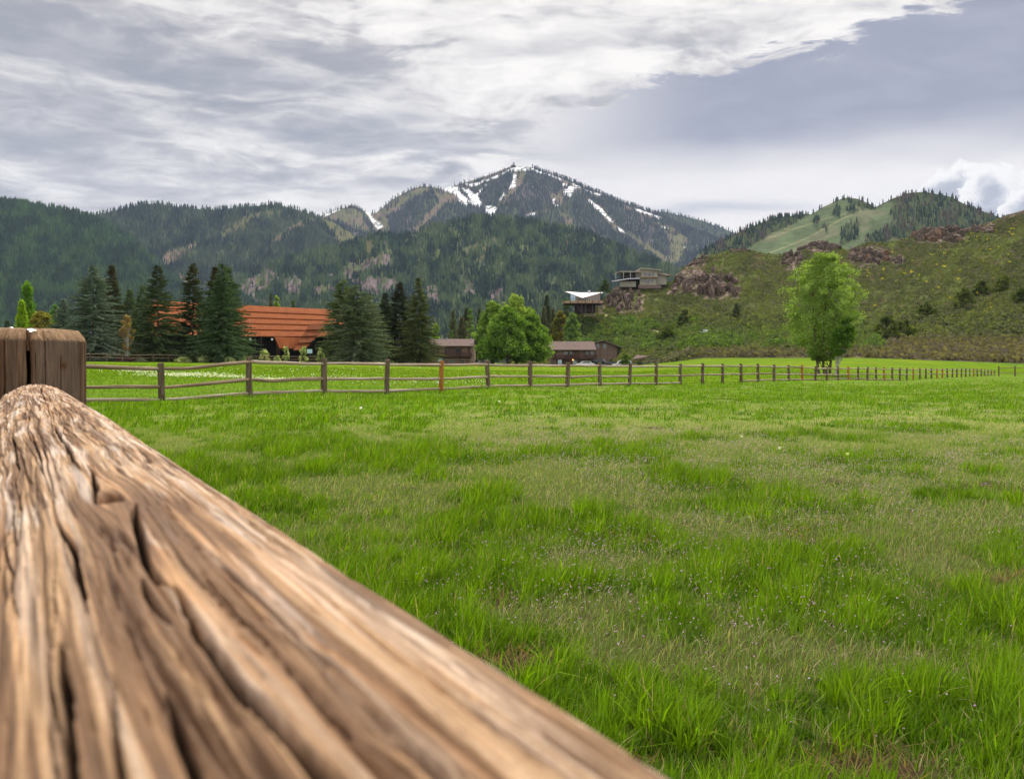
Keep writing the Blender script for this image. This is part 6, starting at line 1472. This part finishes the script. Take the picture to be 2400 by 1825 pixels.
def hill_houses():
    D = on_hill(1366, 738) - 10
    S = Site(1366, 738, D, 'butterfly_roof_house', 'hillside house with a white V-shaped roof and a deck on stilts', 'house', 'houses on the hill')
    X, Z = S.X, S.Z; r = S.root
    # roof: two white planes falling to a low point at the front
    rf = MB(); A, B_, C = (X(1326), 2.5, Z(681.5)), (X(1417), 5.0, Z(682.5)), (X(1362), -6.5, Z(700.5)); Mi = (X(1364), 9.5, Z(681))
    rf.slab([A, C, Mi], .28); rf.slab([C, B_, Mi], .28)
    q = rf.build('roof', M_WHITER, r); MB().box(X(1381), X(1386.5), 5.2, 6.2, Z(684), Z(677.5)).build('chimney', M_STEEL, q)
    # walls follow the V above them
    w = MB(); w.prism([(X(1348), Z(711)), (X(1406), Z(711)), (X(1406), Z(687.5)), (X(1362), Z(701.5)), (X(1348), Z(695))], -3.4, 4.0, 'y'); w.build('wall', M_GREYW, r)
    w = MB(); w.prism([(X(1336), Z(710)), (X(1347.8), Z(710)), (X(1347.8), Z(694.5)), (X(1336), Z(688.5))], -2.9, -2.8, 'y'); w.build('glass_wall', M_GLASSB, r)
    w = MB()
    for px in (1335.6, 1339.5, 1343.5, 1347.6): w.box(X(px) - .09, X(px) + .09, -3.05, -2.92, Z(710), Z(688.5 + max(0, px - 1336) * .5))
    w.box(X(1336), X(1348), -3.0, -2.91, Z(702), Z(701.3)); w.build('mullions', M_DARKM, r)
    w = MB(); w.box(X(1336), X(1348), -2.7, 4, Z(711), Z(710)); w.box(X(1404.5), X(1406), -3.5, -3.4, Z(711), Z(687)); w.build('corner_post', M_DARKM, r)
    win(S, r, X(1368), X(1382), Z(707), Z(701.5), -3.41, M_GLASS, .14, 2); win(S, r, X(1388), X(1392), Z(697), Z(694), -3.41, M_GLASS, .1)
    dk = MB().box(X(1319.5), X(1411.5), -5.6, 4, Z(714.5), Z(713)).build('deck', M_DARKW, r)
    rl = MB(); rl.box(X(1319.5), X(1411.5), -5.6, -5.5, Z(712.5), Z(707)); rl.box(X(1319.5), X(1320), -5.5, 3, Z(712.5), Z(707)); rl.build('railing', M_TANR, dk)
    pst = MB()
    for px in (1320, 1335, 1352, 1369, 1386, 1400, 1411): pst.box(X(px) - .1, X(px) + .1, -5.72, -5.6, Z(713), Z(706))
    pst.build('railing_post', M_DARKW, dk)
    MB().box(X(1348), X(1394), -2.5, 3.5, Z(733), Z(714.6)).build('lower_wall', M_DARKW, r)
    for px, b_ in ((1361, 733), (1370, 733), (1386, 731), (1397, 728), (1406, 722)): MB().box(X(px) - .15, X(px) + .15, -5.0, -4.7, Z(b_ + 6), Z(714.6)).build('stilt', M_DARKM, r)
    br = MB()
    br.tube((X(1350), -4.8, Z(718)), (X(1360), -4.8, Z(733)), .14); br.tube((X(1320.5), -4.8, Z(715)), (X(1320.5), -4.8, Z(740)), .12); br.tube((X(1336), -4.8, Z(720)), (X(1322), -4.8, Z(736)), .14); br.tube((X(1345), -4.8, Z(715)), (X(1330), -4.8, Z(736)), .14); br.tube((X(1326), -4.6, Z(723)), (X(1346), -4.6, Z(730)), .12)
    br.build('brace', M_DARKM, r)
    # flat roofed house above
    D = on_hill(1510, 668) - 8
    S = Site(1510, 668, D, 'flat_roofed_house', 'sage grey modern house with flat roofs and a wrapping deck high on the hill', 'house', 'houses on the hill')
    X, Z = S.X, S.Z; r = S.root
    MB().box(X(1503), X(1541), 0, 9, Z(650), Z(631)).build('upper_wall', M_SAGEW, r)
    MB().box(X(1499), X(1538), -.6, 9, Z(669), Z(651.6)).build('lower_wall', M_SAGEW, r)
    MB().box(X(1497), X(1540), -1.8, 0, Z(651.5), Z(649)).build('ledge', M_TANW, r)
    MB().box(X(1541) + .01, X(1564), 2, 10, Z(666), Z(640)).build('side_wing', M_SAGEW, r)
    rf = MB(); rf.slab([(X(1500), -1.2, Z(628)), (X(1549), -1.2, Z(632.5)), (X(1549), 10, Z(632.5)), (X(1500), 10, Z(628))], .45); rf.build('roof', M_SAGEW, r)
    rf = MB(); rf.slab([(X(1540), .8, Z(637.5)), (X(1569), .8, Z(644.5)), (X(1569), 11, Z(644.5)), (X(1540), 11, Z(637.5))], .35); rf.build('side_roof', M_FRAME, r)
    rf = MB(); rf.slab([(X(1556), 5, Z(637)), (X(1578), 5, Z(641)), (X(1578), 12, Z(641)), (X(1556), 12, Z(637))], .5); rf.build('back_roof', M_TANW, r)
    rf = MB(); rf.slab([(X(1440), -4.2, Z(641.5)), (X(1452), -4.2, Z(637.5)), (X(1452), 6, Z(637)), (X(1440), 6, Z(640))], .25); rf.slab([(X(1452), -4.2, Z(637.5)), (X(1500.5), -2, Z(637)), (X(1500.5), 8, Z(636.5)), (X(1452), 6, Z(637))], .35); rf.box(X(1494), X(1503) - .01, 1, 8, Z(636.4), Z(632)); rf.build('porch_roof', M_FRAME, r)
    MB().box(X(1460), X(1503) - .01, 2.5, 8, Z(660), Z(637.6)).build('back_wall', M_DARKW, r)
    MB().box(X(1491), X(1503) - .01, .8, 2.4, Z(652), Z(637.6)).build('entry_wall', M_SAGEW, r)
    for px in (1441, 1459, 1475): MB().box(X(px) - .12, X(px) + .12, -3.6, -3.35, Z(655), Z(639)).build('column', M_STEEL, r)
    dk = MB(); dk.slab([(X(1432), -3.0, Z(659.5)), (X(1470), -4.8, Z(654.5)), (X(1497), -3.0, Z(652.8)), (X(1497), 2.4, Z(652.8)), (X(1440), 2.4, Z(659))][:4], .4); d_ = dk.build('deck', M_STEEL, r)
    rl = MB(); pts = [(1427, -2.6, 661), (1445, -3.6, 657.5), (1470, -4.8, 654.0), (1497, -3.0, 652.4)]
    for (a, ya, za), (b_, yb, zb) in zip(pts, pts[1:]):
        for k in range(7):
            t = k / 7; xx, yy, zz = X(a + (b_ - a) * t), ya + (yb - ya) * t, Z(za + (zb - za) * t); rl.tube((xx, yy, zz), (xx, yy, zz + 1.25), .05, k=5)
        for up in (.45, .8, 1.2): rl.tube((X(a), ya, Z(za) + up), (X(b_), yb, Z(zb) + up), .035, k=5)
    rl.build('railing', M_DARKM, d_)
    MB().box(X(1451), X(1489), -2.0, -1.6, Z(673), Z(660.5)).build('terrace_wall', M_SAGEW, r)
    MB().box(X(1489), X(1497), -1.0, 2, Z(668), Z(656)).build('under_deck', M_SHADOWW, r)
    for a, b_, c, d in ((1509, 1514, 648, 637), (1515.5, 1527, 648, 638.5), (1528, 1533.5, 648, 637)): win(S, r, X(a), X(b_), Z(c), Z(d), -.01, M_GLASS, .13)
    for a, b_, c, d, m_ in ((1505, 1510, 662, 655, 0), (1513, 1523, 665, 655, 1), (1524.5, 1529, 661, 655, 0)): win(S, r, X(a), X(b_), Z(c), Z(d), -.61, M_GLASS, .13, m_)
    for a, b_, c, d in ((1494, 1498, 648, 642), (1498.6, 1502, 648, 642)): win(S, r, X(a), X(b_), Z(c), Z(d), .79, M_GLASS, .1)
    for a, b_, c, d in ((1542.5, 1545, 648, 640), (1545.5, 1548, 648, 640)): win(S, r, X(a), X(b_), Z(c), Z(d), 1.99, M_GLASS, .1)
    # the low stone wall below it
    S = Site(1520, 671, D - 6, 'stone_wall', 'low brown stone retaining wall in front of the flat roofed house', 'wall'); X, Z = S.X, S.Z
    rg = rng(4); mb = MB()
    for k in range(26):
        a = X(1496 + k * 2.05); mb.box(a, a + .34, -.3 - rg.random() * .15, .3, Z(676), Z(668.5 - rg.random() * 1.2)); 
    o = mb.build('stone_course', M_STONE, S.root); 
    bpy.data.objects.remove(S.root); o.location = P(1520, 671, D - 6); o.name = 'stone_wall'; tag(o, 'low brown stone retaining wall in front of the flat roofed house', 'wall')
hill_houses()

def summit():
    x, y, z = P(1203, 390, 5150); s = 5150 / F
    r = thing('summit_lift_station', 'tiny dark lift station with two masts on the snowy mountain top', 'building', (x, y, z - 2))
    MB().box(-14, 14, -4, 8, -4, 7).build('station_house', M_DARKW, r)
    for dx in (-3, 3): MB().tube((dx, 0, 5), (dx, 0, 26), .9, .6, 6).build('mast', M_DARKM, r)
    MB().box(-3, 3, -.5, .5, 24, 25.2).build('crossbar', M_DARKM, r)
    x, y, z = P(821, 484, 4700); r = thing('ridge_cabin', 'tiny low hut on the crest of the snow patched knob left of the mountain', 'building', (x, y, z - 2))
    MB().box(-12, 12, -4, 6, -4, 5).build('hut_wall', M_DARKW, r); MB().slab([(-14, -6, 5), (14, -6, 5), (14, 8, 8), (-14, 8, 8)], .8).build('hut_roof', M_DARKM, r)
summit()

def car(px, D, L, paint, rz, label, kind='car', zpy=None):
    x, y, g = ground_at(px, D)
    if zpy: g = CZ + (HY - zpy) / F * D
    r = thing('parked_car', label, 'car', (x, y, g), rz, 'cars parked at the brown lodges')
    h = 1.5 if kind == 'car' else 1.8; hw = .9; w = MB(); a = -L / 2
    prof = [(a, .35), (a, .75), (a + .15, .92), (a + L * .22, 1.0), (a + L * .34, h - .06), (a + L * .42, h), (a + L * (.74 if kind == 'car' else .92), h), (a + L * (.88 if kind == 'car' else .97), .98 if kind == 'car' else 1.15), (a + L - .05, .9), (a + L, .6), (a + L, .35)]
    w.prism(prof, -hw, hw, 'y'); w.build('body', paint, r)
    gl = MB(); gp = [(a + L * .27, 1.02), (a + L * .355, h - .14), (a + L * .43, h - .09), (a + L * (.72 if kind == 'car' else .88), h - .09), (a + L * (.81 if kind == 'car' else .93), 1.04)]
    gl.prism(gp, -hw - .012, -hw + .03, 'y'); gl.prism(gp, hw - .03, hw + .012, 'y'); gl.build('side_window', M_GLASS, r)
    for wx in (a + L * .2, a + L * .8):
        for sy in (-1, 1): 
            o = MB().tube((wx, sy * (hw - .2), .34), (wx, sy * (hw + .03), .34), .34, k=14).build('wheel', M_DARKM, r)
            MB().tube((wx, sy * (hw + .031), .34), (wx, sy * (hw + .045), .34), .2, k=10).build('rim', M_STEEL, o)
    for sy in (-.6, .6): MB().box(a - .015, a + .04, sy - .18, sy + .18, .66, .8).build('headlight', M_WHITE, r)
def small_things():
    car(1372, 228, 4.6, M_CARW, .0, 'white car seen over the top rail in front of the balcony lodge', zpy=860)
    car(1408, 238, 4.8, M_CARB, pi * .85, 'black car parked at the corner of the gabled lodge', 'suv', zpy=857)
    car(1131, 236, 4.7, M_CARS, .1, 'silver car mostly hidden at the left foot of the big round trees', zpy=858)
    car(1458, 215, 4.7, M_CARW, .0, 'white van-like car behind the rails right of the gabled lodge', 'suv', zpy=862)
    car(1430, 217, 4.5, M_CARB, .05, 'low dark car behind the rails below the gabled lodge', zpy=862)
    # parking lot and the pale path at the left
    def sheet(name, pts, m_, dz):
        V = []; 
        for px, D in pts: x, y, g = ground_at(px, D); V.append((x, y, g + dz))
        tag(obj(name, new_mesh(name, V, [tuple(range(len(V)))], m_)), kind='structure')
    pts = [(190, 134), (260, 133), (350, 137), (340, 145), (290, 150), (190, 152)]
    sheet('path', pts, plain('pale_path', (.36, .33, .33), .9, .1, 1), .12)
    # lamp post
    x, y, g = ground_at(326, 141); r = thing('lamp_post', 'dark lamp post with a small white head between the spruces and the bare tan tree', 'lamp post', (x, y, g))
    MB().tube((0, 0, 0), (0, 0, 4.0), .07, .05).build('pole', M_DARKM, r); MB().box(-.5, .1, -.15, .15, 3.95, 4.1).build('lamp_head', M_WHITE, r)
    # brown planter by the path
    x, y, g = ground_at(293, 136.5); r = thing('planter_box', 'brown wooden planter box beside the pale path', 'planter', (x, y, g))
    MB().box(-1.2, 1.2, -.5, .5, 0, .75).box(-1.25, 1.25, -.56, .56, .75, .82).build('box', M_DARKW, r); MB().box(-1.1, 1.1, -.42, .42, .821, .84).build('soil', M_SHADOWW, r)
    # little pale blue signs on the paddock fence
    for px, D, lab in ((726, 150, 'small pale blue sign on the fence in front of the hall'), (1032, 178, 'tiny blue sign above the fence in front of the left lodge')):
        x, y, g = P(px, 823 if px < 1000 else 843.5, D); r = thing('notice_sign', lab, 'sign', (x, y, g)); MB().box(-.42, .42, -.03, .03, -.35, .35).build('board', plain('pale_blue_board', (.42, .62, .68), .6, .05), r); MB().box(-.05, .05, .031, .09, -1.7, .35).build('sign_post', M_DARKM, r)
    # white utility box on the hill
    D = on_hill(1653, 786); r = thing('utility_box', 'white utility cabinet on posts at the foot of the sagebrush hill', 'utility box', P(1653, 788, D)); s = D / F
    MB().box(-4 * s, 5 * s, -.5, .5, 9 * s, 14.5 * s).box(-4.4 * s, 5.4 * s, -.6, .6, 14.6 * s, 15.6 * s).build('cabinet', M_WHITE, r)
    for px in (-3.4, 4.4): MB().box(px * s - .06, px * s + .06, -.3, -.18, 0, 9 * s).build('leg', M_STEEL, r)
    MB().box(-13 * s, -5 * s, -.3, .3, 9.5 * s, 11 * s).build('side_arm', M_STEEL, r)
    # climbing fence at the edge of the meadow, and its lower run
    def run(label, pts):
        pp = [P(a, b_, D_) for a, b_, D_ in pts]; root = thing('split_rail_fence', label, 'fence', pp[0]); O = np.array(pp[0])
        for i, p in enumerate(pp):
            o = obj('post', PM[i % 6], root); o.location = np.array(p) - O; o.scale = (.8, .8, .9)
        for p, q in zip(pp, pp[1:]):
            for z in (.95, .45): put_rail(root, (p[0], p[1], p[2] + z), (q[0], q[1], q[2] + z), RMP[2], 'rail', 1.0)
    run('pale rail fence climbing the slope beside the open shed', [(1505, 857, 214), (1520, 856, 212), (1535, 854, 210), (1550, 851, 209), (1564, 847, 208), (1578, 841, 207), (1592, 834, 206), (1605, 828, 206), (1618, 821, 206)])
    run('pale rail fence low in front of the parked cars', [(1446, 864, 204), (1462, 864, 204), (1478, 864, 204), (1494, 863, 205)])
    run('short brown rail fence on the bench below the butterfly roofed house', [(1368, 743, 316), (1378, 743, 316), (1388, 743, 316), (1398, 743, 316)])
    # pair of flat red stones on the slope
    rk = Cloud(); rg = rng(31)
    D = on_hill(1556, 815)
    for i, (px, py) in enumerate(((1554, 813), (1557, 817))):
        c = np.array(P(px, py, D - 1)); th = np.linspace(0, 6.28, 9)[:-1]; V = [c + (np.cos(t) * .45 * (1 + .2 * rg.random()), np.sin(t) * .4, .0) for t in th] + [c + (np.cos(t) * .4, np.sin(t) * .34, .22 + .06 * rg.random()) for t in th] + [c + (0, 0, .27)]
        Fq = [(k, (k + 1) % 8, 8 + (k + 1) % 8) for k in range(8)] + [(k, 8 + (k + 1) % 8, 8 + k) for k in range(8)] + [(8 + k, 8 + (k + 1) % 8, 16) for k in range(8)]
        me = new_mesh('boulder', np.array(V), np.array(Fq), MATS['rock_tint'], np.tile([.42, .22, .15], (17, 1)))
        tag(obj('boulder', me), ['upper one of two flat reddish stones above the climbing fence', 'lower one of two flat reddish stones above the climbing fence'][i], 'rock', 'two flat reddish stones')
    # weathered metal gate rail behind the near post
    r = thing('metal_gate', 'grey pipe gate rail with a round fitting behind the near post at the left edge', 'gate', P(-40, 850, 3.2)); s = 3.2 / F; X = lambda px: (px + 40) * s; Z = lambda py: (850 - py) * s
    MB().tube((X(-300), 0, Z(777)), (X(24), 0, Z(775)), .0085, k=14).build('top_pipe', M_STEEL, r)
    MB().tube((X(22), 0, Z(778)), (X(22), 0, Z(768)), .0075, .0075, 12).tube((X(26), 0, Z(768.4)), (X(26), 0, Z(766)), .0085, .004, 12).build('fitting', M_STEEL, r)
    MB().tube((X(20), 0, Z(790)), (X(20), 0, Z(778)), .008, k=12).tube((X(20), 0, -CZ), (X(20), 0, Z(790)), .03, k=14).build('gate_post', M_STEEL, r)
small_things()
# ------------------------------------------------------------------ the air between here and the mountains
def haze():
    mb = MB().box(-9600, 9600, -9600, 9600, -34, 1900); m = bpy.data.materials.new('air'); m.use_nodes = True
    nt = m.node_tree; nt.nodes.clear(); o = nt.nodes.new('ShaderNodeOutputMaterial'); v = nt.nodes.new('ShaderNodeVolumePrincipled')
    v.inputs['Color'].default_value = (.58, .72, 1.0, 1); v.inputs['Density'].default_value = 3.7e-5; v.inputs['Anisotropy'].default_value = 0.1
    nt.links.new(v.outputs[0], o.inputs['Volume'])
    tag(mb.build('haze', m), kind='stuff')
haze()
